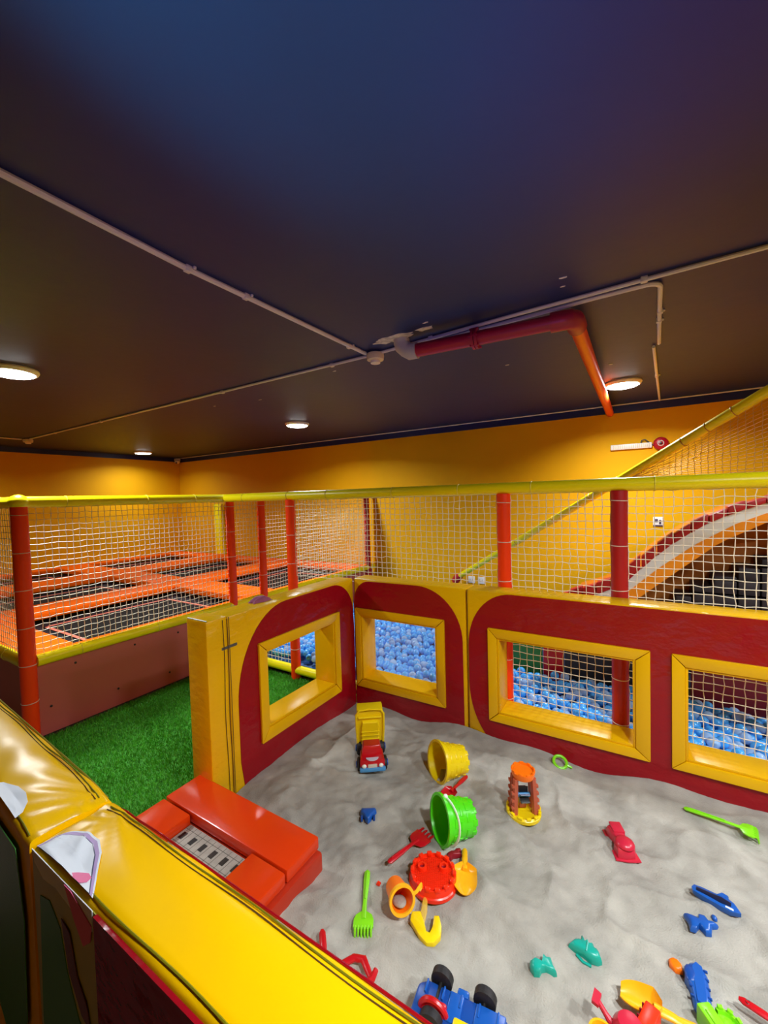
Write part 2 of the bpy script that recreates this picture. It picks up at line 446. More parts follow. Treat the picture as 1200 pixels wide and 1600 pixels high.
t = thing('security_camera', 'small white security camera in the far corner under the ceiling', 'camera', (-9.02, YB-.12, 2.66))
MB().box((-.03, .02, .03), (.1, .1, .05), .01).build('bracket', PLASTW, t)
MB().sphere((0, 0, -.02), (.06, .06, .05)).build('dome', CREAM, t)
MB().sphere((.02, -.035, -.045), .022, 10, 6).build('lens', BLACK, t)

# ------------------------------------------------------------------ artificial grass
GX0, GX1, GY0, GY1 = -3.72, -1.3, .45, 2.86
turf = MB().box(((GX0+GX1)/2, (GY0+GY1)/2, -.003), (GX1-GX0, GY1-GY0, .014)).build('turf_backing', mat('turf_backing', '3C8C22', .9, vary=.2, vscale=12), kind='structure', smooth=None)
N = 90000
bx = rng.uniform(GX0, -1.95, N); by = rng.uniform(GY0, GY1, N)
ang = rng.uniform(0, 2*pi, N); h = rng.uniform(.012, .028, N); w = rng.uniform(.0016, .003, N); ln = rng.uniform(.0, .018, N); a2 = rng.uniform(0, 2*pi, N)
V = np.zeros((N, 3, 3)); z0 = .004
V[:, 0] = np.stack([bx-w*np.cos(ang), by-w*np.sin(ang), np.full(N, z0)], 1)
V[:, 1] = np.stack([bx+w*np.cos(ang), by+w*np.sin(ang), np.full(N, z0)], 1)
V[:, 2] = np.stack([bx+ln*np.cos(a2), by+ln*np.sin(a2), z0+h], 1)
grass = raw('artificial_grass', V.reshape(-1, 3), np.arange(3*N).reshape(-1, 3), mat('turf_green', '56AC2A', .5, vary=.45, vscale=45), smooth=None)
grass['kind'] = 'stuff'; grass['label'] = 'short green artificial grass between the trampolines and the sandbox'; grass['category'] = 'grass'

# ------------------------------------------------------------------ the sand
SX0, SX1, SY0, SY1 = -1.925, 1.2, .44, 2.625
def sand_h(x, y):
    x = np.asarray(x, float); y = np.asarray(y, float)
    wx = x+.12*vnoise(x*3.1+5, y*3.1); wy = y+.12*vnoise(x*3.1, y*3.1+9)
    hgt = .092+.034*vnoise(wx*1.9+11, wy*1.9+3)+.022*vnoise(wx*4.3+1, wy*4.3+7)+.014*vnoise(wx*9+2, wy*9+4)+.012*vnoise(wx*17, wy*17+5)+.006*vnoise(x*34, y*34+2)
    rid = 1-np.abs(2*vnoise(wx*4.5+30, wy*4.5+12))*2
    hgt = hgt+.016*np.clip(rid, 0, 1)**2
    eb = np.exp(-np.clip(SY1-y, 0, 9)/.16); el = np.exp(-np.clip(x-SX0, 0, 9)/.16)
    edge = .105+.02*np.sin(x*5.3)+.014*np.sin(x*11+1)
    corner = -.04*np.exp(-((x-SX0)**2+(y-SY1)**2)/.05)
    hgt = hgt*(1-eb)+edge*eb
    hgt = hgt*(1-el*.8)+(.098+.012*np.sin(y*7))*el*.8
    hgt = hgt-.03*np.exp(-((x+1.9)**2+(y-1.35)**2)/.03)
    return hgt+corner*.5
nx, ny = 330, 232
gx, gy = np.meshgrid(np.linspace(SX0, SX1, nx), np.linspace(SY0, SY1, ny), indexing='ij')
gz = sand_h(gx, gy)+.0022*(vnoise(gx*60, gy*60))+.002*vnoise(gx*33+4, gy*33+8)
idx = np.arange(nx*ny).reshape(nx, ny)
fc = np.stack([idx[:-1, :-1], idx[1:, :-1], idx[1:, 1:], idx[:-1, 1:]], -1).reshape(-1, 4)
cxm = (gx[:-1, :-1]+gx[1:, 1:]).reshape(-1)/2; cym = (gy[:-1, :-1]+gy[1:, 1:]).reshape(-1)/2
fc = fc[~((cxm < -1.20) & (cym < 1.325))]
SAND = mat('play_sand', 'A5A298', .95, bump=.7, bscale=170, detail=6, bdist=.004, vary=.2, vscale=7, spec=.15)
sand = raw('sand', np.stack([gx, gy, gz], -1).reshape(-1, 3), fc, SAND, smooth=3.0)
sand['kind'] = 'stuff'; sand['label'] = 'pale grey play sand filling the padded sandbox'; sand['category'] = 'sand'
def sz(x, y): return float(sand_h(x, y))
def szm(x, y, r):
    return max(float(sand_h(x+r*cos(k*pi/4), y+r*sin(k*pi/4))) for k in range(8))

# ------------------------------------------------------------------ padded sandbox walls
ZT = 1.07
def wall_matrix(origin, u, n):
    u = Vector(u); n = Vector(n); z = Vector((0, 0, 1))
    M_ = Matrix((u, z, n)).transposed().to_4x4(); M_.translation = Vector(origin)
    return M_          # (a, b, c) -> along the wall, up, out of the front face
def padded_wall(name, label, origin, mt, length, thick, field, windows, a0=0.0, panes=(), extra_seams=()):
    t = thing(name, label, 'padded wall', origin)
    holes = [rect(*w[1]) for w in windows]
    MB().prism(rect(a0, 0, a0+length, ZT), -thick, 0, mt, holes, .01).build('body', YPVC, t, world=True)
    if field: MB().prism(field, 0, .004, mt, [rect(*w[1]) for w in windows]).build('colour_field', RPVC, t, world=True, smooth=None, label='maroon field with round corners')
    MB().prism(rect(a0+.006, 0, a0+.009, ZT-.004), .0, .0015, mt).build('seam', STITCH, t, world=True, smooth=None)
    for i, (o, q) in enumerate(windows):
        g = .0015
        for lo in ([(o[0], o[1]+g), (q[0]-g, q[1]+g), (q[0]-g, q[3]-g), (o[0], o[3]-g)], [(o[2], o[1]+g), (o[2], o[3]-g), (q[2]+g, q[3]-g), (q[2]+g, q[1]+g)],
                   [(o[0]+g, o[1]), (o[2]-g, o[1]), (q[2]-g, q[1]-g), (q[0]+g, q[1]-g)], [(o[0]+g, o[3]), (q[0]+g, q[3]+g), (q[2]-g, q[3]+g), (o[2]-g, o[3])]):
            MB().prism(lo, .004, .022, mt, bev=.003).build('frame_board', YPVC2, t, world=True)
        e = .012
        for lo in (rect(q[0]-.001, q[1], q[0]+e, q[3]), rect(q[2]-e, q[1], q[2]+.001, q[3]), rect(q[0]+e, q[1]-.001, q[2]-e, q[1]+e), rect(q[0]+e, q[3]-e, q[2]-e, q[3]+.001)):
            MB().prism(lo, -thick-.004, .012, mt, bev=.002).build('jamb', YPVC2, t, world=True)
        if i in panes:
            MB().prism(rect(q[0]+e, q[1]+e, q[2]-e, q[3]-e), -thick+.01, -thick+.012, mt).build('pane', VINYL, t, world=True, smooth=None)
    return t
PX = -1.93
# left wall of the sandbox (runs along Y, front faces +X)
ML = wall_matrix((PX, 0, 0), (0, 1, 0), (1, 0, 0))
f1 = [(1.56, 0), (1.53, .08), (1.511, .22)] + arc(1.90, .55, .39, .51, 180, 90) + arc(2.37, .80, .245, .26, 90, 0) + [(2.622, .7), (2.622, 0)]
pw = padded_wall('padded_wall', 'left yellow and maroon padded sandbox wall with one window onto grass', (PX, 2.0, 0), ML, 2.628-1.46, .165, f1,
                 [((1.655, .257, 2.422, .858), (1.712, .33, 2.362, .80))], a0=1.46)
for b_ in (0,):
    MB().prism(rect(1.415, .895, 1.515, .91), 0, .003, ML).build('tape_strip', TAPE, pw, world=True, smooth=None)
pl_ = thing('padded_pillar', 'yellow padded end pillar between the turf and the orange step', 'padded pillar', (PX-.08, 1.39, 0))
MB().prism(rect(1.325, 0, 1.457, ZT+.005), -.17, .002, ML, bev=.012).build('body', YPVC, pl_, world=True)
for a in (1.425, 1.452): MB().tube([ML @ Vector((a+.004*sin(z*9), z, .004)) for z in np.linspace(.05, ZT-.01, 14)], .0022, 5).build('seam', STITCH, pl_, world=True)
MB().tube([ML @ Vector((1.334, ZT+.004, c)) for c in (-.165, -.08, -.003)], .004, 6).build('piping', SEAM, pl_, world=True)
# back wall (runs along X, front faces -Y)
Y0 = 2.63
MBK = wall_matrix((0, Y0, 0), (1, 0, 0), (0, -1, 0))
f2 = [(-1.926, 0), (-1.926, .88)] + arc(-1.78, .88, .145, .175, 175, 90, 8) + arc(-1.37, .70, .342, .36, 90, 0) + [(-1.026, 0)]
padded_wall('padded_wall', 'short maroon padded wall in the sandbox corner with one square window', (-1.46, Y0, 0), MBK, .922, .165, f2,
            [((-1.905, .226, -1.156, .842), (-1.857, .283, -1.216, .785))], a0=-1.926, panes=(0,))
f3 = [(-.80, 0)] + arc(-.70, .45, .285, .43, 250, 180, 10)[1:] + arc(-.70, .70, .285, .36, 180, 90) + arc(.92, .70, .25, .36, 90, 0) + [(1.17, 0)]
padded_wall('padded_wall', 'long maroon padded back wall with two wide windows onto the ball pit', (.1, Y0, 0), MBK, 2.188, .165, f3,
            [((-.85, .224, .04, .833), (-.79, .28, -.03, .772)), ((.135, .222, 1.03, .835), (.194, .278, .97, .774))], a0=-.998)
# right wall, outside the photo's frame
MR = wall_matrix((1.2, 0, 0), (0, -1, 0), (-1, 0, 0))
padded_wall('padded_wall', 'plain maroon padded wall closing the sandbox on the right', (1.2, 1.5, 0), MR, 2.18, .165,
            [(-2.60, 0)] + arc(-2.3, .7, .3, .36, 180, 90) + arc(-.75, .7, .3, .36, 90, 0) + [(-.45, 0)], [], a0=-2.62)

# near wall: a long puffed cushion wall, modelled as a swept section with wrinkles at the joint
def cushion(name, label, x0, x1, y0, y1, yaw, pinch_end, seed, hgt=ZT):
    """cushion in its own frame: length from 0 to L along +a, thickness T along b"""
    L = x1-x0; T = y1-y0
    t = thing(name, label, 'padded wall', (x0, y0, 0), (0, 0, yaw))
    na = 150
    prof = [(0, z) for z in np.linspace(0, hgt-.02, 10)] + [(.0015, hgt-.006), (.006, hgt-.0005)] + [(b_, hgt) for b_ in np.linspace(.02, T-.02, 22)] + [(T-.012, hgt-.001), (T-.004, hgt-.008)] + [(T, z) for z in np.linspace(hgt-.02, 0, 10)]
    pr = np.array(prof); A = np.linspace(0, 1, na)**1.0*L
    P = np.zeros((na, len(pr), 3))
    for i, a in enumerate(A):
        d = (L-a) if pinch_end else a
        puff = 1-math.exp(-d/.06)
        for j, (b_, z) in enumerate(pr):
            top = max(0.0, (z-(hgt-.02))/.02)
            tb = min(max(b_/T, 0), 1)
            dz = top*(.010*sin(pi*tb)*puff-.006*(1-puff))
            # folds that run from the pinched corner across the top
            rr = hypot(d, (T-b_)*1.1)+1e-4; th = atan2(T-b_+.01, d+.01)
            fold = sin(th*15+seed)*.5+sin(th*29+seed*2.3)*.5
            dz += top*.0036*fold*math.exp(-d/.17)*min(1, rr/.04)
            dz += top*.0016*float(vnoise(np.array(a*9+seed*7), np.array(b_*22.)))
            if seed > 2: dz += top*.0006*sin(a*38+b_*60)*math.exp(-((a-L*.82)/.16)**2)
            out = .006*sin(pi*min(z/hgt, 1))*(1 if b_ > T/2 else 0)*puff*(1-top)
            edge_wob = top*(1 if b_ > T*.8 else 0)*.006*sin(a*21+seed)*math.exp(-d/.5)
            P[i, j] = (a, b_+out+edge_wob, z+dz)
    mb = MB(); mb.grid([[Vector(p) for p in row] for row in P])
    mb.bm.verts.ensure_lookup_table()
    n_ = len(pr)
    mb.bm.faces.new([mb.bm.verts[j] for j in range(n_)]); mb.bm.faces.new([mb.bm.verts[(na-1)*n_+j] for j in range(n_)][::-1])
    body = mb.build('body', YTOP, t, smooth=1.0)
    def topz(a, b_):
        fi = min(na-1.001, max(0, a/L*(na-1))); i = int(fi); fi -= i
        fj = min(20.999, max(0, (b_-.02)/(T-.04)*21)); j = 12+int(fj); fj -= int(fj)
        return (P[i, j, 2]*(1-fi)+P[i+1, j, 2]*fi)*(1-fj)+(P[i, j+1, 2]*(1-fi)+P[i+1, j+1, 2]*fi)*fj
    return t, topz, L, T
nw, topz1, L1, T1 = cushion('padded_wall', 'near yellow padded wall top with green piping, closest to the viewer', -.968, 1.3, .288, .428, 0, False, 1.3)
fw_, topz2, L2, T2 = cushion('padded_wall', 'wrinkled yellow padded wall at the left edge, beyond the wall joint', -2.75, -.988, .285, .428, 0, True, 4.1)
fw_.rotation_euler = (0, 0, radians(-3.2)); 
# swing about the joint end so that both cushions meet
fw_.location = (-.988-1.762*cos(radians(-3.2)), .288-1.762*sin(radians(-3.2)), 0)
for (tt, tz, L_, T_, aa0, aa1) in ((nw, topz1, L1, T1, .02, L1-.02), (fw_, topz2, L2, T2, .02, L2-.02)):
    for off, mm, rad in ((T_-.016, SEAM, .0015), (T_-.023, STITCH, .0010), (.008, SEAM, .0016)):
        MB().tube([(a, off+.002*sin(a*17), tz(a, off)+.0008) for a in np.linspace(aa0, aa1, 90)], rad, 5).build('piping', mm, tt)
    MB().tube([(a, T_-.002, tz(a, T_)-.010) for a in np.linspace(aa0, aa1, 60)], .0022, 6).build('edge_welt', RPVC if tt is nw else SEAM, tt)
# dark maroon field on the near wall's outer face
MF = wall_matrix((-.968, .2875, 0), (1, 0, 0), (0, -1, 0))
MB().prism([(.24, 0), (.245, 1.0645), (2.2, 1.0645), (2.2, 0)], 0, .006, MF).build('colour_field', RPVC, nw, world=True, smooth=None)
# printed stickers: a white dome shape that folds over the edge, with green leaf shapes below
def on_top(poly, z, name, m_, par, tz, th=.0012):
    mb = MB(); n = len(poly)
    cx = sum(p[0] for p in poly)/n; cy = sum(p[1] for p in poly)/n
    rings = []
    poly = [(poly[k][0]+(poly[(k+1) % n][0]-poly[k][0])*f, poly[k][1]+(poly[(k+1) % n][1]-poly[k][1])*f) for k in range(n) for f in (0, .25, .5, .75)]; n = len(poly)
    for sc in (1.0, .87, .74, .61, .48, .35, .22, .1):
        rings.append([(cx+(x-cx)*sc, cy+(y-cy)*sc) for x, y in poly])
    vs = [[mb.bm.verts.new((x, y, tz(x, y)+z)) for x, y in rg] for rg in rings]
    c = mb.bm.verts.new((cx, cy, tz(cx, cy)+z))
    for A, B in zip(vs[:-1], vs[1:]):
        for k in range(n): mb.bm.faces.new((A[k], A[(k+1) % n], B[(k+1) % n], B[k]))
    for k in range(n): mb.bm.faces.new((vs[-1][k], vs[-1][(k+1) % n], c))
    return mb.build(name, m_, par, smooth=1.0)
dome = [(.005, .004), (.012, .03), (.035, .047), (.07, .056), (.11, .056), (.145, .045), (.175, .028), (.205, .012), (.222, .003)]
on_top([(x*1.02-.002, y*1.14 if y > .005 else y) for x, y in dome], 0.0022, 'sticker', PRINTW, nw, topz1)
on_top([(x*.99+.001, y*1.07 if y > .005 else y) for x, y in dome], 0.0030, 'sticker', PRINTL, nw, topz1)
on_top([(x*.93+.008, y*.95 if y > .005 else y) for x, y in dome], 0.0038, 'sticker', PRINTD, nw, topz1)
on_top([(x*.91+.0095, y*.92 if y > .005 else y) for x, y in dome], 0.0046, 'sticker', PRINTW, nw, topz1)
on_top([(.138, .003), (.152, .012), (.172, .020), (.186, .018), (.188, .010), (.178, .003)], 0.0054, 'sticker', PRINTP, nw, topz1)
def on_front(poly, c0, name, m_, par, M_): MB().prism(poly, c0, c0+.0012, M_).build(name, m_, par, world=True, smooth=None)
on_front([(.0, 1.0), (.0, 1.064), (.245, 1.064), (.24, 1.03), (.25, .85), (.235, .70), (.245, .62), (.2, .54), (.12, .52), (.05, .56), (.0, .5)], .0005, 'sticker', PRINTG2, nw, MF)
on_front([(.002, 1.066), (.012, 1.045), (.05, 1.03), (.1, 1.038), (.16, 1.03), (.2, 1.034), (.232, 1.03), (.235, 1.066)], .0017, 'sticker', PRINTW, nw, MF)
on_front([(.03, .99), (.07, 1.0), (.11, .97), (.13, .9), (.165, .84), (.215, .82), (.235, .75), (.225, .66), (.16, .6), (.1, .63), (.03, .57), (.012, .75)], .0017, 'sticker', PRINTG, nw, MF)
on_front([(.12, .995), (.15, .985), (.17, .92), (.2, .89), (.21, .85), (.18, .86), (.14, .91)], .0030, 'sticker', PRINTB, nw, MF)
on_front([(.14, 1.064), (.165, 1.064), (.232, 1.04), (.225, 1.01), (.2, .99), (.17, 1.02)], .0030, 'sticker', PRINTP, nw, MF)
# the same on the farther cushion, in its own frame
on_top([(L2-.27, .002), (L2-.25, .02), (L2-.2, .034), (L2-.155, .036), (L2-.12, .03), (L2-.098, .016), (L2-.09, .002)], .0025, 'sticker', PRINTW, fw_, topz2)
mb = MB(); MF2 = Matrix(((1, 0, 0, 0), (0, 0, -1, -.006), (0, 1, 0, 0), (0, 0, 0, 1)))
mb.prism([(L2-.3, 1.03), (L2-.06, 1.03), (L2-.03, .9), (L2-.05, .68), (L2-.1, .6), (L2-.2, .55), (L2-.3, .6)], 0, .0015, MF2); mb.build('sticker', PRINTG, fw_, smooth=None)

# ------------------------------------------------------------------ orange step with a recessed grey mat
t = thing('soft_step', 'glossy orange red padded step with a recessed grey slotted mat', 'step', (-1.6, .9, 0))
sx0, sx1, sy0, sy1, st = -2.045, -1.205, .52, 1.333, .225
rx0, rx1, ry0, ry1 = -1.825, -1.40, .78, 1.135
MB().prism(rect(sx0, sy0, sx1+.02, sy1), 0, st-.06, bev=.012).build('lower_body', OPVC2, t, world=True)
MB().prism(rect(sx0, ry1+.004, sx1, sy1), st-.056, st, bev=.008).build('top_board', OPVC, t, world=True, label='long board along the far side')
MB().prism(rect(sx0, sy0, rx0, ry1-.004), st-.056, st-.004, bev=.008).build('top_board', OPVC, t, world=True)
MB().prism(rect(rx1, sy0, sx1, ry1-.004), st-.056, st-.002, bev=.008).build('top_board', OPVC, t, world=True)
MB().prism(rect(rx0, sy0, rx1, ry0), st-.056, st-.004, bev=.008).build('top_board', OPVC, t, world=True)
gm = MB().prism(rect(rx0+.003, ry0+.003, rx1-.003, ry1-.007), st-.058, st-.050).build('grey_mat', mat('grey_mat', 'A29C92', .5, vary=.12, vscale=30, bump=.3, bscale=40), t, world=True, smooth=None)
for k in range(6): MB().box((-1.815+.071*k+.02, 1.07+.001*k, st-.0495), (.024, .036, .002)).build('slot', BLACK, gm, world=True, smooth=None)
mb = MB()
for y in (1.035, 1.105): mb.box(((rx0+rx1)/2, y, st-.0498), (rx1-rx0-.01, .002, .0008))
for k in range(12): mb.box((rx0+.02+.0355*k, (ry0+ry1)/2, st-.0498), (.0015, ry1-ry0-.02, .0008))
mb.build('mat_joints', TAPE, gm, world=True, smooth=None, kind='stuff')

# ------------------------------------------------------------------ nets and fences
def net(name, fn, nu, nv, parent, r=.0027, jit=.0026, m_=CORD):
    """cord net: fn(u,v) in cells -> world point; u lines and v lines of three-sided cord"""
    U, Vv = np.meshgrid(np.arange(nu+1), np.arange(nv+1), indexing='ij')
    P = np.array([[fn(i/nu, j/nv) for j in range(nv+1)] for i in range(nu+1)], dtype=float)
    eu = P[-1, 0]-P[0, 0]; ev = P[0, -1]-P[0, 0]; eu /= np.linalg.norm(eu); ev /= np.linalg.norm(ev)
    nn = np.cross(eu, ev); nn /= np.linalg.norm(nn)
    P = P+eu*(rng.normal(0, jit, U.shape))[..., None]+ev*(rng.normal(0, jit, U.shape))[..., None]+nn*(.005*np.sin(U*.37+1)*np.sin(Vv*.29))[..., None]
    root = parent
    while root.parent is not None: root = root.parent
    P = P-np.array(root.location)
    verts = []; faces = []; base = 0
    for lines, side in ((P, eu), (P.transpose(1, 0, 2), ev)):
        nl, npt = lines.shape[:2]
        offs = np.array([side*r, -side*r*.5+nn*r*.87, -side*r*.5-nn*r*.87])
        v = lines[:, :, None, :]+offs[None, None]
        verts.append(v.reshape(-1, 3))
        ii = base+np.arange(nl*npt*3).reshape(nl, npt, 3)
        for k in range(3):
            k2 = (k+1) % 3
            faces.append(np.stack([ii[:, :-1, k], ii[:, 1:, k], ii[:, 1:, k2], ii[:, :-1, k2]], -1).reshape(-1, 4))
        base += nl*npt*3
    return raw(name, np.concatenate(verts), np.concatenate(faces), m_, parent, None, kind='stuff')

def rail(par, p0, p1, m_, r=.04, name='rail', joint=.55, tie_m=YFOAM2):
    p0 = Vector(p0); p1 = Vector(p1)
    o = MB().tube([p0+(p1-p0)*i/8 for i in range(9)], r, 14).build(name, m_, par, world=True)
    L = (p1-p0).length; n = max(1, int(L/joint)); d = (p1-p0).normalized()
    q = d.to_track_quat('Z', 'Y').to_matrix().to_4x4()
    for k in range(n):
        c = p0+d*(L*(k+.5)/n+.06*sin(k*2.3))
        MB().torus(c, r+.001, .003, 18, 5, rot=q).build('tie', tie_m, o, world=True)
    return o
def post(par, x, y, z0, z1, m_=RFOAM, r=.046):
    o = MB().tube([(x, y, z0), (x, y, (z0+z1)/2), (x, y, z1)], r, 16).build('post', m_, par, world=True)
    k = 0; z = z1-.06
    while z > z0+.08:
        MB().torus((x, y, z), r+.0008, .0025, 18, 5, rot=(.06*sin(k*3), .05*cos(k*5), 0)).build('tie', TIE, o, world=True)
        z -= .27; k += 1
    return o
ZR = 1.735; XT = -3.76; YA = 2.86; CELL = .045
def net_xz(par, x0, x1, z0, z1, y):
    net('net', lambda u, v: (x0+(x1-x0)*u, y, z0+(z1-z0)*v), max(2, round((x1-x0)/CELL)), max(2, round((z1-z0)/CELL)), par)
def net_yz(par, y0, y1, z0, z1, x):
    net('net', lambda u, v: (x, y0+(y1-y0)*u, z0+(z1-z0)*v), max(2, round((y1-y0)/CELL)), max(2, round((z1-z0)/CELL)), par)

fa = thing('net_fence', 'white net fence with yellow top rail in front of the ball pit', 'fence', (-1, YA, 0))
rail(fa, (XT+.04, YA, ZR), (1.45, YA, ZR), YFOAM, .041)
rail(fa, (XT+.05, YA, .085), (1.45, YA, .085), YFOAM, .04)
for x, mm in ((-2.80, RFOAM), (-.80, RFOAM), (-.11, RFOAM2), (1.4, RFOAM)): post(fa, x, YA, 0, ZR-.035, mm)
net_xz(fa, XT+.05, -2.85, .12, .60, YA)
net_xz(fa, -2.75, -.85, .99, ZR-.04, YA)
net_xz(fa, -.755, -.155, .12, ZR-.04, YA)
net_xz(fa, -.065, 1.36, .12, ZR-.04, YA)

ft = thing('net_fence', 'white net fence with red posts along the edge of the trampolines', 'fence', (XT, 3, 0))
rail(ft, (XT, 1.15, ZR), (XT, 5.7, ZR), YFOAM, .041)
rail(ft, (XT, 1.20, .575), (XT, 5.7, .575), YFOAM, .042)
MB().sphere((XT, 1.15, ZR), (.062, .062, .055)).build('corner_cap', YFOAM, ft, world=True)
post(ft, XT, 1.15, 0, ZR-.03, RFOAM, .05)
for y in (2.93, 3.36, 5.55): post(ft, XT, y, .53 if y < 5 else .45, ZR-.03, RFOAM if y < 5 else RFOAM2, .046)
for y0, y1 in ((1.20, 2.885), (2.975, 3.315), (3.405, 5.505)): net_yz(ft, y0, y1, .61, ZR-.04, XT)

fl = thing('net_fence', 'white net fence running off to the left in front of the trampolines', 'fence', (-6, 1.15, 0))
rail(fl, (-9.05, 1.15, ZR), (XT-.05, 1.15, ZR), YFOAM, .041)
rail(fl, (-9.05, 1.15, .575), (XT-.05, 1.15, .575), YFOAM, .042)
for x in (-7.4, -5.6): post(fl, x, 1.15, .55, ZR-.03)
for x0, x1 in ((-9.0, -7.45), (-7.35, -5.65), (-5.55, XT-.05)): net_xz(fl, x0, x1, .61, ZR-.04, 1.15)

# ------------------------------------------------------------------ trampolines
tc = thing('trampoline_court', 'orange padded trampoline court with black jumping mats behind the net', 'trampoline', (-6.4, 3.5, 0))
ZP = .585
MB().prism(rect(XT-.045, 1.205, XT-.02, 5.7), 0, .528).build('skirt', SKIRT, tc, world=True, smooth=None)
MB().prism(rect(-9.1, 1.16, XT-.06, 1.185), 0, .528).build('skirt', SKIRT, tc, world=True, smooth=None)
for y, z in ((1.45, .47), (1.75, .14), (1.9, .47), (2.3, .46), (2.2, .11), (2.75, .45), (1.28, .2)):
    MB().sphere((XT-.018, y, z), (.006, .009, .009), 8, 6).build('stud', BOLT, tc, world=True)
BX = [(-5.36, -3.95), (-7.12, -5.88), (-8.92, -7.76)]; BY = [(1.52, 3.22), (3.70, 5.32)]
def pad(x0, y0, x1, y1): MB().prism(rect(x0+.004, y0+.004, x1-.004, y1-.004), ZP-.075, ZP, bev=.016).build('pad', PADO, tc, world=True)
xs = [(-3.95, XT-.05), (-5.88, -5.36), (-7.76, -7.12), (-9.12, -8.92)]
for x0, x1 in xs:
    for y0, y1 in ((1.16, 3.46), (3.46, 5.70)): pad(min(x0, x1), y0, max(x0, x1), y1)
for x0, x1 in BX:
    for y0, y1 in ((1.16, 1.52), (3.22, 3.70), (5.32, 5.70)): pad(x0, y0, x1, y1)
for x0, x1 in BX:
    for y0, y1 in BY:
        MB().prism(rect(x0-.03, y0-.03, x1+.03, y1+.03), .45, .47).build('spring_cover', SPRING, tc, world=True, smooth=None)
        i = .2; z = .478
        bed = MB().prism(rect(x0+i, y0+i, x1-i, y1-i), z-.006, z).build('jump_mat', BEDM, tc, world=True, smooth=None)
        w_ = .016
        for lo in (rect(x0+i, y0+i, x0+i+2*w_, y1-i), rect(x1-i-2*w_, y0+i, x1-i, y1-i), rect(x0+i, y0+i, x1-i, y0+i+2*w_), rect(x0+i, y1-i-2*w_, x1-i, y1-i)):
            MB().prism(lo, z, z+.003).build('edge_strap', STRAP, bed, world=True, smooth=None)

# ------------------------------------------------------------------ slide behind the ball pit
sl = thing('slide', 'big arched slide with red, white and orange edge behind the net', 'slide', (.4, 4.2, 0))
YS = 3.66
MSL = wall_matrix((0, YS, 0), (1, 0, 0), (0, -1, 0))
redup = [(-.60, .84), (-.449, .914), (-.189, 1.014), (-.081, 1.121), (.075, 1.274), (.268, 1.433), (.465, 1.546), (.633, 1.609), (.9, 1.68), (1.25, 1.72), (1.6, 1.73)]
whup = [(-.60, .77), (-.332, .872), (-.122, .975), (.075, 1.19), (.219, 1.326), (.402, 1.457), (.55, 1.532), (.703, 1.59), (.93, 1.64), (1.26, 1.675), (1.6, 1.685)]
whlo = [(-.60, .62), (-.35, .72), (-.125, .89), (.114, 1.124), (.331, 1.306), (.551, 1.452), (.703, 1.523), (.95, 1.585), (1.27, 1.62), (1.6, 1.63)]
orlo = [(-.60, .45), (-.25, .68), (.013, .912), (.23, 1.112), (.466, 1.322), (.704, 1.462), (.96, 1.52), (1.28, 1.55), (1.6, 1.56)]
def rs(c, n):
    x = np.linspace(c[0][0], c[-1][0], n); return list(zip(x.tolist(), np.interp(x, [p[0] for p in c], [p[1] for p in c]).tolist()))
A, B, C_, D = rs(redup, 45), rs(whup, 45), rs(whlo, 45), rs(orlo, 45)
for k in range(0, 44, 2):          # red cushions along the outer edge, one by one
    a, b_ = A[k], A[k+2]; hh = .012*((k//2) % 2)
    MB().prism([(B[k][0]+.003, B[k][1]+.002), (B[k+2][0]-.003, B[k+2][1]+.002), (b_[0]-.003, b_[1]+hh), (a[0]+.003, a[1]+hh)], -.06, .05, MSL, bev=.006).build('edge_cushion', RFOAM2, sl, world=True)
MB().prism(B+C_[::-1], -.05, .012, MSL).build('white_band', mat('slide_white', 'ECF2EA', .4), sl, world=True)
MB().prism(C_+D[::-1], -.05, .02, MSL).build('orange_band', mat('slide_orange', 'FF9C14', .4), sl, world=True)
mb = MB()                           # the sliding bed, seen from below
mb.grid([[MSL @ Vector((x, z, c)) for c in (-.05, -.9, -1.75)] for x, z in C_])
mb.build('slide_bed', mat('slide_bed', 'C26A12', .5), sl, world=True)
SB, SN = mat('shaded_wall_brown', 'C4741E', .6), mat('under_slide_shade', '241D22', .6)
MB().prism([(p[0], p[1]-.03) for p in D]+[(1.6, .5), (-.6, .4)], -.50, -.47, MSL).build('shaded_wall_backing', SB, sl, world=True, smooth=None)  # board coloured like the yellow back wall in shade
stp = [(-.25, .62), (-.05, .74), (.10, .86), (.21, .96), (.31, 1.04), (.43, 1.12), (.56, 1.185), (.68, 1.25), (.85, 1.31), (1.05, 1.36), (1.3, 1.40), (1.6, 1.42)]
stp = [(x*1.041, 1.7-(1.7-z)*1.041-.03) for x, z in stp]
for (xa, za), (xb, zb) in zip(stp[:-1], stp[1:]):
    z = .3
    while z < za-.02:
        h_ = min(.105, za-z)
        MB().prism(rect(xa+.004, z+.004, xb-.004, z+h_-.006), -.42, -.14, MSL, bev=.008).build('shade_block', SN, sl, world=True)  # dark blocks stand in for the shade beneath the slide
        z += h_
NV, GR, MN = mat('base_navy', '20242E', .5), mat('base_green', '2A7A34', .5), mat('base_maroon', '6A1620', .45)
for xa, xb, mm, z1 in ((-1.0, -.72, GR, .42), (-.72, -.55, RFOAM2, .40), (-.55, .30, NV, .42), (.30, .78, MN, .45), (.78, 1.6, MN, .45)):
    MB().prism(rect(xa+.004, 0, xb-.004, z1), -.06, -.02, MSL, bev=.008).build('base_panel', mm, sl, world=True)
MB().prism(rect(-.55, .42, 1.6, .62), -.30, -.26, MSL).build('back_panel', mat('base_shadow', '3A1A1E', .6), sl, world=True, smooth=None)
MB().tube([(-.13, YS-.03, .05), (-.13, YS-.03, .9)], .046, 14).build('post', RFOAM2, sl, world=True)

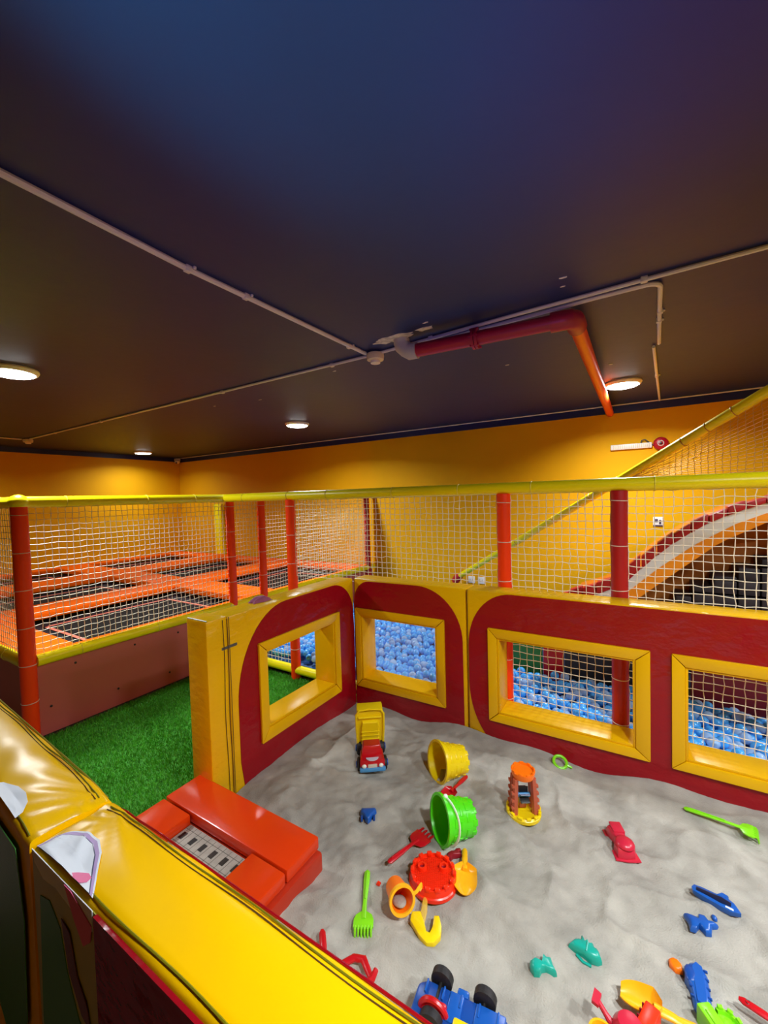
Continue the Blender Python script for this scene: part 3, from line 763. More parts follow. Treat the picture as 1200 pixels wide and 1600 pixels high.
# diagonal guard rail with net, from the back wall up over the slide
P0, P1 = Vector((-2.25, 5.66, .52)), Vector((1.12, 3.284, 2.565))
gr = thing('guard_rail', 'yellow diagonal rail rising from the back wall to the upper right', 'rail', (-2.25, 5.66, 0))
MB().tube([P0+(P1-P0)*i/30 for i in range(31)], .036, 14).build('rail', YFOAM, gr, world=True)
mb = MB(); mb.tube([(-2.32, 5.67, .44), (-2.27, 5.66, .50), (-2.2, 5.645, .55)], [.055, .06, .04], 12); mb.build('end_cap', RFOAM2, gr, world=True, label='red padded foot')
MB().tube([(-2.32, 5.67, 0), (-2.32, 5.67, .45)], .03, 10).build('stand', RFOAM2, gr, world=True)
MB().tube([P1, P1+Vector((.9, .2, .0))], .036, 12).build('rail', YFOAM, gr, world=True)
MB().tube([(1.12, 3.284, 0), (1.12, 3.284, 2.56)], .04, 12).build('stand', RFOAM, gr, world=True)
dirg = (P1-P0).normalized(); qg = dirg.to_track_quat('Z', 'Y').to_matrix().to_4x4()
for k, f_ in enumerate((.3, .44, .55, .62, .75, .79, .83, .9)):
    MB().torus(P0+(P1-P0)*f_, .037, .0035, 16, 5, rot=qg).build('tie', mat('orange_tie', 'C88A10', .5), gr, world=True)
def gfn(u, v):
    a = P0+(P1-P0)*(.56+.44*u)
    lo = 1.80
    top = a.z-.04
    return (a.x, a.y, lo+(max(top, lo+.01)-lo)*v if True else 0)
net('net', gfn, 40, 17, gr, .002, .003, mat('tan_cord', 'D8A860', .7))

# ------------------------------------------------------------------ ball pit
BR = .035
pit_floor = MB().prism(rect(-3.7, 2.92, 1.3, 5.7), .003, .10).build('pit_base', mat('pit_base_blue', '2E62A0', .7), kind='structure', smooth=None)
pts = []
def pit_level(x, y): return .165+.05*vnoise(np.array(x*1.1), np.array(y*1.1+3)).item()+.03*min(1, max(0, (x+2.6)/1.6))
row = 0; y = 2.965
while y < 5.66:
    x = -3.66+(row % 2)*.034
    while x < 1.25:
        if not (x > -1.06 and y > 3.58):
            if not (y < 2.98 and abs(x+2.8) < .1) and hypot(x-1.12, y-3.284) > .095:
                pts.append((x+random.uniform(-.012, .012), y+random.uniform(-.012, .012), pit_level(x, y)+random.uniform(-.03, .022)))
        x += .0665
    row += 1; y += .0575
wins = [('x', PX, PX-.165, 1.72, 2.355, .34, .79), ('y', Y0, Y0+.165, -1.85, -1.22, .295, .775), ('y', Y0, Y0+.165, -.78, -.04, .29, .76), ('y', Y0, Y0+.165, .2, .56, .29, .76)]
def seen(p):
    for wi, (ax, c0, c1, a0, a1, z0, z1) in enumerate(wins):
        ok = True
        for c in (c0, c1):
            k = 0 if ax == 'x' else 1
            d = p[k]-CAM[k]
            if abs(d) < 1e-6: ok = False; break
            s_ = (c-CAM[k])/d
            if not 0 < s_ < 1: ok = False; break
            q = CAM+(Vector(p)-CAM)*s_
            a = q[1-k]
            if not (a0-.02 < a < a1+.02 and z0-.02 < q.z < z1+.02): ok = False; break
        if ok: return wi+1
    return 0
vis = [p for p in pts if seen(p)]
vis.sort(key=lambda p: (Vector(p)-CAM).length)
single = vis[:300]; sset = set(single); rest = [p for p in pts if p not in sset]
BALLB = mat('ball_blue', '46A8F4', .2, spec=.6)
BALLC = clear_mat('ball_clear', 'AAD2FC', .30, .06)
bm = bmesh.new(); bmesh.ops.create_icosphere(bm, subdivisions=2, radius=BR)
sv = np.array([v.co[:] for v in bm.verts]); sf = np.array([[v.index for v in f.verts] for f in bm.faces])
meb = bpy.data.meshes.new('pit_ball'); bm.to_mesh(meb); bm.free()
meb.polygons.foreach_set('use_smooth', [True]*len(meb.polygons)); meb.materials.append(BALLB)
mec = meb.copy(); mec.materials[0] = BALLC
for p in single:
    c = random.random() < .3
    o = bpy.data.objects.new('pit_ball', mec if c else meb); COL.objects.link(o); o.location = p
    wn = ('left window', 'square corner window', 'first wide window', 'second wide window')[seen(p)-1]
    o['label'] = ('clear pale' if c else 'blue')+' plastic ball of the ball pit seen through the '+wn
    o['category'] = 'ball'; o['group'] = ('clear' if c else 'blue')+' balls behind the '+wn
rest = np.array(rest); flag = rng.random(len(rest)) < .3
vv = (rest[:, None, :]+sv[None]).reshape(-1, 3); ff = (np.arange(len(rest))[:, None, None]*len(sv)+sf[None]).reshape(-1, 3)
o = raw('pit_balls', vv, ff, BALLB, None, 3.0); o['kind'] = 'stuff'; o['label'] = 'mass of further blue and clear balls filling the pit'; o['category'] = 'balls'
o.data.materials.append(BALLC); o.data.polygons.foreach_set('material_index', np.repeat(flag.astype(np.int32), len(sf)))

# ------------------------------------------------------------------ toys in the sand
def toy_thing(name, label, cat, x, y, yaw=0.0, dz=0.0, rot=None, group=None):
    return thing(name, label, cat, (x, y, .5*sz(x, y)+.5*szm(x, y, .05)+dz), rot if rot is not None else (0, 0, yaw), group)

def bucket(label, m_, x, y, ndir, r1, r0b, hgt, handle=None):
    """bucket lying on its side; ndir = plan direction its mouth faces"""
    half = math.atan2(r1-r0b, hgt)
    # local frame: axis along local z (mouth at +z); lay it down: rotate so that z -> horizontal mouth direction, tipped up by half angle
    yaw = atan2(ndir[1], ndir[0])
    q = Matrix.Rotation(yaw, 4, 'Z') @ Matrix.Rotation(pi/2-half, 4, 'Y')
    t = thing('toy_bucket', label, 'bucket', (0, 0, 0), q.to_euler(), None)
    c_h = r1*cos(half)
    t.location = (x, y, sz(x, y)+r0b*cos(half)-.006)
    th = .004
    prof = [(0, 0), (r0b, 0), (r1-.002, hgt-.016), (r1+.008, hgt-.014), (r1+.009, hgt), (r1-.004, hgt), (r0b-th, th+.002), (0, th+.002)]
    MB().lathe(prof, 40).build('shell', m_, t)
    for lv, zz in enumerate((.28, .5, .72)):
        rr = r0b+(r1-r0b)*zz
        for k in range(9):
            a = 2*pi*(k+.5*(lv % 2))/9+random.uniform(-.12, .12)
            rm = Matrix.Rotation(a, 4, 'Z') @ Matrix.Translation((rr+.0005, 0, zz*hgt)) @ Matrix.Rotation(half, 4, 'Y')
            MB().box((0, 0, 0), (.0035, .034, .016), .001, rot=rm).build('brick_relief', m_, t)
    for k in range(10):
        a = 2*pi*k/10; rm = Matrix.Rotation(a, 4, 'Z') @ Matrix.Translation((r0b-.001, 0, .006))
        MB().box((0, 0, 0), (.009, .026, .024), .002, rot=rm).build('merlon', m_, t)
    if handle:
        sw, mm, ra = handle
        R_ = r1+.006; hp = []
        for k in range(25):
            a = pi*k/24
            e = Vector((0, R_*cos(a), 0)) ; d = Vector((sin(sw), 0, -cos(sw)))*R_*.98*sin(a)
            hp.append(Matrix.Rotation(ra, 4, 'Z') @ (e+d+Vector((0, 0, hgt-.018))))
        MB().tube(hp, .0065, 8, flat=.6).build('handle', mm, t, label='white carrying handle')
        for s_ in (-1, 1): MB().sphere(Matrix.Rotation(ra, 4, 'Z') @ Vector((0, s_*(R_+.002), hgt-.018)), .011, 10, 6).build('handle_pivot', mm, t)
    return t
bucket('yellow toy bucket lying on its side in the sand', T_Y, -.893, 2.222, (-.60, -.80), .104, .075, .162)
bucket('green toy bucket with white handle lying on its side', T_G, -.698, 1.812, (-.66, -.75), .098, .074, .152, (1.2, T_W, pi/2))

def spade(label, m_, p0, p1, width, blade_len, dz=.012, deep=.018, hm=None, slot=False, tilt=0.0, name='toy_shovel', pointed=.35, thick=1.0):
    """p0 handle end, p1 blade tip"""
    L = hypot(p1[0]-p0[0], p1[1]-p0[1]); yaw = atan2(p1[1]-p0[1], p1[0]-p0[0])
    t = thing(name, label, 'shovel', (p0[0], p0[1], 0), (0, tilt, yaw))
    t.location.z = max(sz(*p0), sz(*p1), sz((p0[0]+p1[0])/2, (p0[1]+p1[1])/2))+dz
    x0 = L-blade_len
    hp = [(0, 0, .0), (.012, 0, .0), (.06, 0, .002), (.1, 0, .002), (x0*.8, 0, .004), (x0+.02, 0, .002)]
    hr = [.006, .012, .0125, .0085, .009, .011]
    MB().tube(hp, [q*thick for q in hr], 10, flat=.65).build('handle', hm or m_, t)
    if slot: MB().torus((.022, 0, .006), .006, .002, 12, 5).build('hanging_hole', BLACK, t)
    na, nb = 14, 12
    def surf(i, j, off):
        u = i/na; v = j/nb*2-1
        wdt = width/2*(min(1, (u/.22))**.6 if u < .22 else 1)*(1 if u < 1-pointed else sqrt(max(0.02, 1-((u-(1-pointed))/pointed)**2*.72)))
        wdt = max(wdt, .009)
        return Vector((x0+blade_len*u, v*wdt, deep*(abs(v)**2.2)*(.55+.45*(1-u))+.004*(1-u)-deep*.5+off))
    MB().shell([[surf(i, j, .0035) for j in range(nb+1)] for i in range(na+1)], [[surf(i, j, 0) for j in range(nb+1)] for i in range(na+1)]).build('blade', m_, t)
    return t
def rake(label, m_, p0, p1, width, n=6, head=.05, dz=.012, fork=False, name='toy_rake'):
    L = hypot(p1[0]-p0[0], p1[1]-p0[1]); yaw = atan2(p1[1]-p0[1], p1[0]-p0[0])
    t = thing(name, label, 'rake', (p0[0], p0[1], 0), (0, 0, yaw))
    t.location.z = max(sz(*p0), sz(*p1), sz((p0[0]+p1[0])/2, (p0[1]+p1[1])/2))+dz
    x0 = L-head-.018
    MB().tube([(0, 0, 0), (.01, 0, 0), (.05, 0, .002), (.11, 0, .003), (x0*.8, 0, .004), (x0+.03, 0, .004)], [.006, .0125, .013, .010, .0085, .010], 10, flat=.6).build('handle', m_, t)
    MB().tube([(.02, 0, .009), (x0*.75, 0, .011)], .003, 6).build('handle_rib', m_, t)
    w = width/2
    MB().prism([(x0, -.010), (x0+.012, -w*.8), (x0+.03, -w), (x0+head, -w), (x0+head, w), (x0+.03, w), (x0+.012, w*.8), (x0, .010)], -.001, .006, bev=.0015).build('head_plate', m_, t)
    for k in range(n):
        v = (-1+2*(k+.5)/n)*w*.95
        if fork: MB().tube([(x0+head-.006, v, .003), (x0+head+.018, v, .004), (x0+head+.028, v, .002)], [.006, .0055, .004], 8).build('tine', m_, t)
        else: MB().tube([(x0+head-.006, v, .003), (x0+head+.008, v, .004), (x0+head+.014, v, -.004), (x0+head+.016, v, -.02)], [.0045, .0045, .004, .003], 8).build('tine', m_, t)
    return t
spade('red toy shovel with its blade behind the green bucket', T_R, (-.838, 2.165), (-.878, 1.945), .075, .08, dz=.014)
rake('red toy fork with a broad head pointing at the green bucket', T_R, (-.935, 1.468), (-.857, 1.69), .088, 4, .07, fork=True, name='toy_fork', dz=.026)
spade('amber yellow toy shovel beside the red sieve', T_YO, (-.672, 1.69), (-.598, 1.497), .098, .12, dz=.02, deep=.026, pointed=.4)
rake('bright green toy rake lying alone left of the orange cup', T_LG, (-.998, 1.40), (-.87, 1.178), .075, 6, .06)
rake('lime green toy rake by the long back wall', T_LG, (.175, 2.462), (.45, 2.43), .085, 6, .05)
spade('large amber toy scoop with long handle at the bottom edge', T_YO, (.186, 1.424), (-.062, 1.434), .085, .11, dz=.034, deep=.04, pointed=.5, thick=1.5)
spade('red toy shovel handle entering from the lower right edge', T_R, (.25, 1.598), (.42, 1.545), .07, .07, dz=.02, slot=True)
spade('red toy shovel mostly hidden behind the near wall', T_R, (-.99, 1.095), (-.83, .93), .06, .07, dz=.02)

# sieve
t = toy_thing('toy_sieve', 'orange red round castle sieve lying mesh side up', 'sieve', -.738, 1.503, .4, -.004); t.scale = (.95, .95, .95)
MB().lathe([(.1, 0), (.106, .004), (.106, .018), (.101, .022), (.096, .046), (.090, .046), (.088, .036), (0, .036), (0, .032), (.09, .032), (.097, .004)], 48).build('shell', T_OR, t)
for k in range(14):
    a = 2*pi*k/14; MB().box((0, 0, 0), (.016, .022, .016), .003, rot=Matrix.Rotation(a, 4, 'Z') @ Matrix.Translation((.091, 0, .047))).build('merlon', T_OR, t)
mb = MB()
for i in range(-9, 10):
    x = i*.0085; L = sqrt(max(0, .082**2-x*x)); mb.box((x, 0, .0375), (.0028, 2*L, .003)); mb.box((0, x, .0375), (2*L, .0028, .003))
mb.build('mesh_grid', T_OR, t, smooth=None, kind='stuff')
for cx, cy in ((-.05, .02), (.045, .028)):
    MB().lathe([(.011, .036), (.012, .052), (.019, .052), (.022, .036)], 20, Matrix.Translation((cx, cy, 0))).build('tower_ring', T_OR, t)
    MB().lathe([(0, .04), (.0115, .04), (.0115, .042), (0, .042)], 16, Matrix.Translation((cx, cy, 0))).build('tower_hole', T_DR, t)

# orange cup on its side with a curled handle
cd = Vector((.76, -.65, 0)); yaw = atan2(cd.y, cd.x)
t = thing('toy_cup', 'orange toy cup on its side with sand inside', 'cup', (-.845, 1.368, sz(-.845, 1.368)+.036), (0, pi/2-.28, yaw))
MB().lathe([(0, 0), (.036, 0), (.045, .088), (.05, .09), (.05, .096), (.042, .096), (.033, .005), (0, .005)], 32).build('shell', T_O, t)
MB().lathe([(.042, .085), (.0515, .085), (.0515, .099), (.042, .099), (.041, .092)], 32).build('rim', T_YO, t, label='amber yellow rim')
MB().tube([(-.005, .048, .088), (-.01, .062, .09), (-.016, .078, .082), (-.014, .09, .068), (-.002, .093, .06), (.006, .082, .066)], [.007, .007, .008, .008, .007, .006], 8, flat=.7).build('handle', T_YO, t)
MB().sphere((.024, 0, .05), (.012, .026, .04), 12, 8).build('sand_fill', SAND, t)

def mold(name, label, cat, m_, x, y, yaw, outline, hgt, layers=None, dz=-.004, rot=None, extra=None, sc=1.0):
    t = toy_thing(name, label, cat, x, y, yaw, dz, rot)
    layers = layers or [(1.0, 0), (1.0, hgt*.35), (.93, hgt*.7), (.78, hgt*.93), (.55, hgt)]
    MB().loft(outline, layers).build('shell', m_, t, smooth=.9)
    if extra: extra(t)
    t.scale = (sc, sc, sc)
    return t
# yellow digging claw half buried below the cup
t = toy_thing('toy_claw', 'yellow two-armed toy digging claw below the orange cup', 'claw', -.70, 1.335, 0, .006)
def wp(*q): return [(x+.70, y-1.335) for x, y in q]
MB().prism(wp((-.755, 1.332), (-.72, 1.352), (-.69, 1.325), (-.668, 1.292), (-.645, 1.285), (-.628, 1.312), (-.642, 1.352), (-.668, 1.385), (-.682, 1.375), (-.668, 1.345), (-.662, 1.318), (-.672, 1.312), (-.69, 1.34), (-.728, 1.375), (-.76, 1.35))[::-1] if False else
           wp((-.752, 1.338), (-.722, 1.356), (-.690, 1.322), (-.672, 1.300), (-.66, 1.302), (-.660, 1.325), (-.672, 1.365), (-.655, 1.375), (-.632, 1.345), (-.620, 1.31), (-.632, 1.275), (-.655, 1.262), (-.69, 1.275), (-.742, 1.305)), 0, .022, bev=.004).build('jaw', T_Y, t)
MB().tube([wp((-.705, 1.325))[0]+(.012,), wp((-.712, 1.36))[0]+(.018,), wp((-.724, 1.395))[0]+(.022,), wp((-.738, 1.43))[0]+(.022,)], [.012, .013, .010, .006], 8, flat=.6).build('stem', CLEARY, t, label='sun-bleached translucent stem')
# sand mill
t = toy_thing('sand_mill', 'toy sand mill with orange hopper, brick tower and yellow base', 'toy mill', -.504, 2.06, .55, .008)
MB().lathe([(0, .004), (.078, .004), (.082, .0), (.084, .016), (.076, .024), (.068, .018), (0, .014)], 40).build('base', T_Y, t)
for k in range(12): MB().box((0, 0, 0), (.014, .022, .012), .003, rot=Matrix.Rotation(2*pi*k/12, 4, 'Z') @ Matrix.Translation((.077, 0, .026))).build('merlon', T_Y, t)
for s_ in (-1, 1):
    for q_ in (-1, 1):
        MB().tube([(s_*.05, q_*.024, .014), (s_*.047, q_*.022, .1), (s_*.043, q_*.02, .19)], [.016, .015, .014], 6).build('tower_leg', T_BR, t)
        for zz in (.05, .085, .12, .155): MB().box((s_*(.064-zz*.04), q_*(.03-zz*.03), zz), (.014, .016, .014), .002).build('brick_relief', T_BR, t)
    MB().prism([(-.02, .09), (.02, .09), (.016, .185), (-.016, .185)], s_*.045, s_*.035, Matrix(((0, 0, 1, 0), (1, 0, 0, 0), (0, 1, 0, 0), (0, 0, 0, 1)))).build('side_plate', T_BR, t)
mb = MB()
wheel = MB().tube([(-.03, 0, .095), (.03, 0, .095)], .012, 12).build('paddle_wheel', T_LB, t, label='grey blue paddle wheel')
for k in range(6):
    a = 2*pi*k/6; MB().box((0, 0, 0), (.045, .004, .032), .001, rot=Matrix.Translation((0, 0, .095)) @ Matrix.Rotation(a, 4, 'X') @ Matrix.Translation((0, 0, .025))).build('paddle', toy('grey_blue', '8C90A8') if k % 2 else BLACK, wheel)
MB().box((0, .012, .05), (.036, .006, .06), .002).build('chute', T_BR, t)
MB().lathe([(.012, .17), (.03, .182), (.05, .19), (.056, .205), (.058, .222), (.05, .222), (.046, .205), (.012, .19)], 32).build('hopper', T_O, t)
for k in range(9): MB().box((0, 0, 0), (.008, .020, .010), .003, rot=Matrix.Rotation(2*pi*k/9, 4, 'Z') @ Matrix.Translation((.053, 0, .224))).build('merlon', T_O, t)
MB().lathe([(0, .212), (.047, .212), (.047, .216), (0, .216)], 24).build('sieve_plate', T_O, t)
# ring
t = toy_thing('toy_ring', 'small lime green ring lying against the long back wall', 'ring', -.41, 2.555, .2, .012, rot=(.5, 0, .5))
MB().torus((0, 0, 0), .036, .0085, 28, 10).build('ring', T_LG, t)
MB().tube([(.033, -.018, 0), (.05, -.028, 0), (.058, -.034, 0)], [.008, .007, .004], 8).build('tab', T_LG, t)

def blob(pts_, n=4): return pts_
# pink-red mould with fin
mold('sand_mold', 'pink red boat shaped sand mould near the middle right', 'sand mould', T_PK, -.088, 2.085, -1.15,
     [(-.065, -.03), (-.05, -.042), (0, -.035), (.02, -.03), (.05, -.045), (.085, -.04), (.092, -.01), (.085, .03), (.05, .045), (.02, .028), (-.02, .03), (-.055, .035), (-.07, .0)], .05,
     extra=lambda t: (MB().sphere((.052, 0, .045), (.04, .04, .02), 16, 8).build('dome', T_PK, t), MB().box((-.03, 0, .05), (.06, .05, .012), .004).build('raised_plate', T_PK, t),
                      MB().prism([(-.072, -.048), (.096, -.052), (.1, 0), (.096, .05), (-.072, .042)], -.001, .004, bev=.001).build('rim', T_PK, t)))
mold('sand_mold', 'small pointed blue sand mould alone left of the green bucket', 'sand mould', T_B, -1.178, 1.675, .55,
     [(-.04, .035), (.038, .035), (.042, .01), (.02, -.012), (.012, -.03), (0, -.045), (-.014, -.03), (-.022, -.012), (-.042, .008)], .03,
     extra=lambda t: (MB().box((-.032, -.02, .01), (.010, .022, .02), .002).build('foot', T_B2, t), MB().box((.03, -.02, .01), (.010, .022, .02), .002).build('foot', T_B2, t)))
# blue boat-like mould lying open side up
def boat_extra(t):
    MB().tube([(-.07, 0, .030), (-.02, .0, .031), (.02, .0, .031), (.055, .0, .030)], [.011, .013, .018, .012], 10, flat=.25, upv=(0, 0, 1)).build('hollow', toy('navy_hollow', '0B1836'), t, label='dark hollow')
    MB().box((.05, -.022, .028), (.03, .012, .006), .003).build('white_patch', T_W, t)
    MB().loft([(.0, .02), (.03, .02), (.045, .045), (.02, .05)], [(1, 0), (1, .026), (.8, .032)]).build('cabin', T_B, t)
mold('sand_mold', 'blue boat shaped sand mould lying hollow side up', 'sand mould', T_B, .236, 1.95, -.18,
     [(-.088, 0), (-.08, .02), (-.05, .026), (.0, .027), (.04, .034), (.065, .02), (.09, -.018), (.06, -.033), (.02, -.032), (-.04, -.025), (-.08, -.018)], .03,
     layers=[(.85, 0), (1, .012), (1.0, .028), (.9, .03)], extra=boat_extra, sc=.84)
mold('sand_mold', 'blue aeroplane shaped sand mould just below the blue boat mould', 'sand mould', T_B, .185, 1.835, .35,
     [(-.05, .028), (-.028, .022), (-.012, .01), (.002, .034), (.022, .03), (.028, .008), (.046, .007), (.052, 0), (.044, -.008), (.026, -.01), (.012, -.036), (-.006, -.036), (-.016, -.012), (-.036, -.03), (-.052, -.026), (-.045, 0)], .024,
     extra=lambda t: MB().sphere((.052, .028, .012), (.009, .012, .010), 10, 6).build('propeller', T_B, t))
mold('sand_mold', 'teal dumbbell shaped sand mould, left of the two teal ones', 'sand mould', T_T, -.288, 1.392, .55,
     [(-.048, .0), (-.043, .02), (-.026, .028), (-.01, .018), (.0, .01), (.010, .024), (.022, .044), (.032, .03), (.048, .028), (.046, .0), (.05, -.022), (.036, -.024), (.012, -.012), (-.006, -.012), (-.02, -.026), (-.04, -.022)], .034, sc=.84)
mold('sand_mold', 'teal spiky-backed sand mould, right of the two teal ones', 'sand mould', T_T, -.17, 1.523, .25,
     [(-.055, .002), (-.04, .02), (-.022, .026), (-.016, .018), (-.008, .045), (.0, .024), (.012, .034), (.017, .018), (.03, .022), (.032, .006), (.044, .002), (.048, -.02), (.034, -.028), (.008, -.026), (-.012, -.014), (-.03, -.008)], .032,
     extra=lambda t: (MB().tube([(-.03, -.012, .004), (-.012, -.03, .003), (.012, -.038, .004)], .005, 6).build('leg', T_T, t), MB().tube([(.0, -.015, .03), (.01, .015, .034)], .003, 6).build('rib', T_T, t)))
mold('sand_mold', 'small orange shell mould touching the blue shoe shaped mould', 'sand mould', T_O, .093, 1.638, .4,
     [(-.02, .0), (-.015, .016), (.0, .022), (.014, .016), (.02, .0), (.012, -.02), (-.010, -.02)], .018)
def shoe_extra(t):
    for k in range(5): MB().box((-.06+.028*k, -.024, .03), (.006, .012, .008), .002).build('tread', T_B2, t)
    for k in range(4): MB().box((-.045+.03*k, .022, .03), (.006, .010, .008), .002).build('tread', T_B2, t)
    MB().sphere((.025, .018, .030), (.03, .018, .008), 12, 6).build('raised_patch', T_B2, t)
    MB().loft([(-.065, -.014), (.06, -.016), (.07, 0), (.05, .012), (-.06, .010)], [(1, .028), (.97, .036)]).build('top_face', T_B, t)
mold('sand_mold', 'blue shoe shaped sand mould standing behind the lime block', 'sand mould', T_B, .15, 1.583, 1.6,
     [(-.078, -.018), (-.05, -.028), (.0, -.03), (.045, -.03), (.075, -.018), (.082, .0), (.07, .018), (.045, .032), (.01, .036), (-.02, .024), (-.06, .02), (-.08, .008)], .034, extra=shoe_extra)
# lime castle block
t = toy_thing('castle_mold', 'lime green castle block mould at the bottom right edge', 'sand mould', .185, 1.475, -.95, -.004)
MB().prism([(-.045, -.03), (.055, -.03), (.055, .012), (-.045, .012)], 0, .062, bev=.005).build('body', T_LG, t)
MB().lathe([(.0, 0), (.042, 0), (.04, .06), (.032, .06), (.03, .05), (0, .05)], 20, Matrix.Translation((.01, .018, 0)), 0, pi).build('round_tower', T_LG, t)
for k in range(5): MB().box((0, 0, 0), (.010, .014, .012), .002, rot=Matrix.Translation((.01, .018, .062)) @ Matrix.Rotation(pi*(k+.5)/5, 4, 'Z') @ Matrix.Translation((.038, 0, 0))).build('merlon', T_LG, t)
MB().box((0, -.012, .063), (.05, .012, .004), .001).build('door_relief', T_LG, t)
# red watering can body with spout
t = toy_thing('watering_can', 'pink red toy watering can at the bottom edge beside the amber scoop', 'watering can', -.034, 1.316, .4, .0)
MB().lathe([(0, 0), (.04, .0), (.046, .02), (.044, .05), (.03, .072), (0, .078)], 24).build('body', T_PK, t)
MB().tube([(-.035, .012, .03), (-.055, .03, .05), (-.07, .045, .068)], [.012, .008, .007], 10).build('spout', T_PK, t)
MB().loft([(-.09, .04), (-.07, .075), (-.055, .06), (-.075, .028)], [(1, .064), (1, .074)]).build('rose', T_PK, t)
MB().torus((.05, -.01, .04), .025, .006, 20, 8, rot=(pi/2, 0, 0)).build('handle', T_PK, t)
t = toy_thing('toy_block', 'orange red brick bar leaning between the watering can and scoop', 'toy block', .005, 1.352, 1.25, .002)
MB().box((0, 0, .028), (.13, .042, .05), .006).build('body', T_OR, t)
for k in range(6): MB().box((-.05+.02*k, .023, .035), (.004, .006, .03), .001).build('notch', T_DR, t)
t = toy_thing('toy_cup', 'small orange cup mostly cut off by the bottom edge', 'cup', -.10, 1.262, 0, .0)
MB().lathe([(0, 0), (.024, 0), (.032, .05), (.036, .052), (.036, .056), (.030, .056), (.022, .004), (0, .004)], 24).build('shell', T_YO, t)
# dark red crab mould under the green bucket, red hook by the wall
mold('sand_mold', 'dark red crab mould half under the green bucket', 'sand mould', T_DR, -.708, 1.652, .9,
     [(-.05, -.01), (-.04, .014), (-.012, .02), (.01, .012), (.03, .024), (.052, .018), (.05, .002), (.03, -.002), (.04, -.02), (.015, -.018), (-.01, -.012), (-.03, -.022)], .026, sc=.8)
t = toy_thing('toy_hook', 'red toy handle with a hooked end peeking over the near wall', 'toy handle', -.80, 1.095, -.25, .015)
MB().tube([(-.07, -.06, .0), (-.05, -.01, .004), (-.02, .008, .008), (.015, -.004, .008), (.04, -.012, .008)], [.012, .013, .013, .011, .009], 10, flat=.6).build('handle', T_R, t)
MB().tube([(.034, .016, .008), (.044, -.01, .008), (.040, -.05, .004)], [.009, .011, .009], 8).build('hook', T_R, t)
t = toy_thing('toy_bit', 'tiny orange plastic bit in the sand left of the orange cup', 'toy part', -.925, 1.372, .3, .0)
MB().loft([(-.008, -.006), (.006, -.008), (.01, .004), (-.004, .009)], [(1, 0), (.9, .008), (.5, .012)]).build('body', T_OR, t)

# small dump truck, front to the viewer, bed tipped up
fy = atan2(-.80, .60)
t = toy_thing('toy_truck', 'red and blue toy dump truck with its yellow bed tipped up', 'toy truck', -1.41, 2.055, fy, .0); t.scale = (1.08, 1.08, 1.08)
def wheel_at(par, x, y, z, r=.034, w=.03, hub=T_B2):
    w_ = MB().lathe([(0, -w/2), (r*.8, -w/2), (r, -w/2+.005), (r, w/2-.005), (r*.8, w/2), (0, w/2)], 20, Matrix.Translation((x, y, z)) @ R90).build('wheel', RUBBER, par)
    s_ = 1 if y > 0 else -1
    MB().lathe([(0, 0), (r*.5, 0), (r*.45, .006), (0, .008)], 16, Matrix.Translation((x, y+s_*w/2, z)) @ Matrix.Rotation(-s_*pi/2, 4, 'X')).build('hub_cap', hub, w_)
for x in (.075, -.075):
    for y in (-.066, .066): wheel_at(t, x, y, .033, .036)
MB().box((0, 0, .042), (.23, .1, .026), .006).build('chassis', T_LB, t)
MB().loft([(.03, -.062), (.125, -.066), (.135, -.04), (.137, 0), (.135, .04), (.125, .066), (.03, .062)], [(1, .036), (1, .075), (.96, .085)]).build('bonnet', T_R, t)
MB().loft([(.012, -.055), (.088, -.056), (.096, 0), (.088, .056), (.012, .055)], [(1, .08), (.9, .12), (.80, .132), (.72, .135)]).build('cab', T_R, t)
MB().box((.135, 0, .038), (.022, .14, .022), .007).build('bumper', T_LB, t)
for y in (-.045, .045): MB().sphere((.138, y, .058), (.008, .013, .011), 10, 6).build('headlight', T_W, t)
MB().prism(arc(0, 0, .034, .03, 0, 180, 10), 0, .002, Matrix.Translation((.112, 0, .0865)) @ Matrix.Rotation(-pi/2, 4, 'Z') @ Matrix.Scale(-1, 4, (0, 1, 0)) @ Matrix.Scale(-1, 4, (0, 1, 0))).build('bonnet_sticker', toy('sticker_grey', 'C8CCD8'), t, smooth=None)
MB().box((.138, 0, .058), (.004, .05, .018), .004).build('grille', toy('grille_grey', 'D0C8B8'), t)
# tipped bed: hinge at the rear, underside to the front
MT = Matrix.Translation((-.075, 0, .055)) @ Matrix.Rotation(radians(-80), 4, 'Y')
def T(v): return MT @ Vector(v)
mb = MB(); mb.prism([(-.03, -.066), (.20, -.076), (.21, -.07), (.21, .07), (.20, .076), (-.03, .066)], 0, .006, MT); bed = mb.build('tipping_bed', T_Y, t)
for s_ in (-1, 1): MB().box((0, 0, 0), (.235, .006, .07), .002, rot=MT @ Matrix.Translation((.09, s_*.072, .036))).build('bed_side', T_Y, bed)
MB().box((0, 0, 0), (.006, .145, .08), .002, rot=MT @ Matrix.Translation((.207, 0, .04))).build('bed_front', T_Y, bed)
MB().loft([(0, -.05), (.125, -.052), (.155, -.045), (.155, .045), (.125, .052), (0, .05)], [(1, 0), (.97, -.014), (.9, -.02)], MT).build('underside_box', T_Y, bed)
for k in range(4): MB().box((0, 0, 0), (.007, .105, .006), .002, rot=MT @ Matrix.Translation((.02+.024*k, 0, -.02))).build('rib', T_Y, bed)
MB().tube([T(p) for p in [(-.025, -.072, -.004), (.1, -.078, -.004), (.195, -.078, -.004), (.222, -.062, -.004), (.228, 0, -.004), (.222, .062, -.004), (.195, .078, -.004), (.1, .078, -.004), (-.025, .072, -.004)]], .007, 8).build('bed_rim', T_Y, bed)
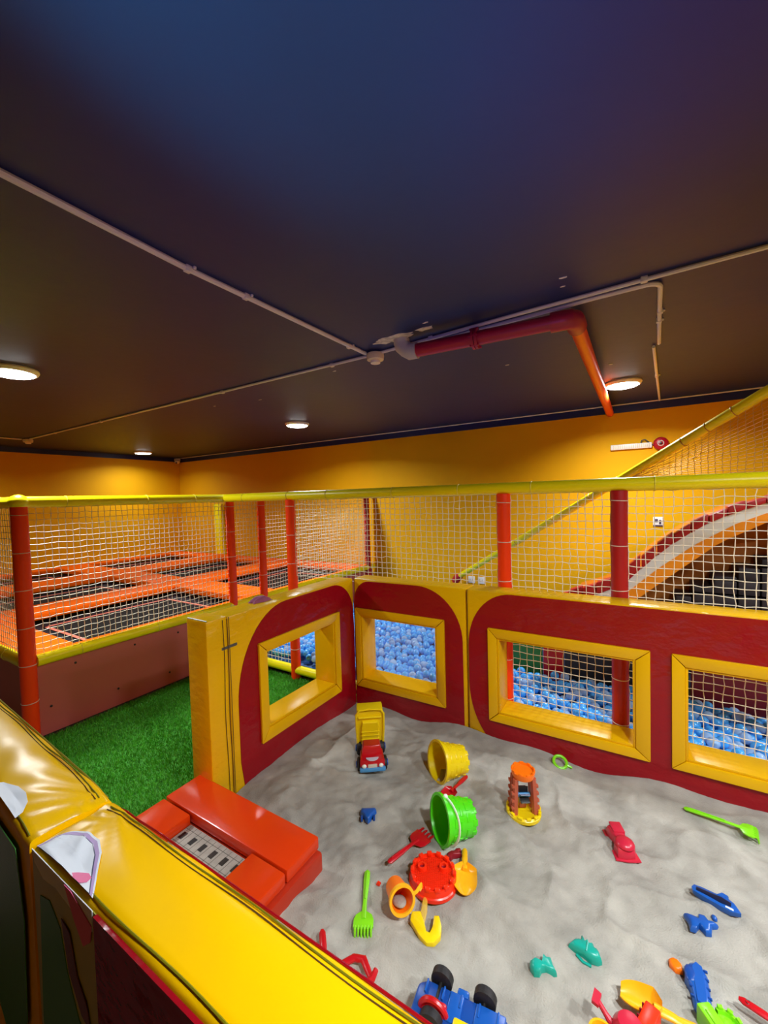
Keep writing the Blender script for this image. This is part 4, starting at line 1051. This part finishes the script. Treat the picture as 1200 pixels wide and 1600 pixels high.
MB().tube([T(p) for p in [(.178, -.066, -.01), (.178, 0, -.01), (.178, .066, -.01)]], .006, 8).build('bed_handle', T_Y, bed)
# big blue truck lying upside down by the near wall
t = toy_thing('toy_truck', 'big blue toy truck lying wheels up beside the near wall', 'toy truck', -.461, 1.078, .117, -.004); t.scale = (.72, .72, .72)
MB().prism([(-.19, -.075), (.19, -.075), (.19, .072), (.06, .082), (-.15, .082), (-.19, .055)], .02, .122, bev=.016).build('chassis', T_B2, t)
MB().box((-.02, .02, .122), (.06, .11, .012), .006).build('underside_plate', T_B, t)
MB().box((.12, .02, .122), (.12, .11, .012), .006).build('underside_plate', T_B, t)
for k in range(5): MB().box((-.15+.075*k, .05, .126), (.008, .05, .012), .002).build('rib', T_B, t)
MB().box((.0, .088, .09), (.05, .03, .07), .008).build('side_step', T_B, t)
for x in (-.098, .088):
    for y in (-.055, .108):
        wheel_at(t, x, y, .115, .047, .042, BLACK)
    MB().tube([(x, -.05, .118), (x, .1, .118)], .008, 10).build('axle', BLACK, t)
MB().torus((-.098, -.022, .112), .055, .012, 20, 8, rot=(pi/2, 0, 0), a0=0, a1=pi).build('fender', T_R, t, label='red wheel arch')
MB().box((-.098, -.01, .122), (.1, .05, .03), .01).build('cab', T_R, t)
MB().box((.04, -.045, .11), (.11, .07, .05), .01).build('bed', T_Y, t)

# crumpled cloth on the wall top
t = thing('cloth', 'crumpled purple cloth on top of the left padded wall', 'cloth', (-2.03, 1.78, ZT), (0, 0, 1.45))
P = []
for i in range(19):
    rowp = []
    for j in range(11):
        u = i/18*2-1; v = j/10*2-1
        rr = max(abs(u), abs(v))
        z = .028*(1-rr**3)+.012*float(vnoise(np.array(u*2.7+3), np.array(v*2.7+1)))*(1-rr**6)+.002
        rowp.append(Vector((u*.066*(1+.1*sin(v*4)), v*.032*(1+.14*sin(u*5+1)), max(.001, z))))
    P.append(rowp)
MB().shell(P, [[Vector((p.x, p.y, .0005)) for p in r_] for r_ in P]).build('folds', PURPLE, t, smooth=1.2)
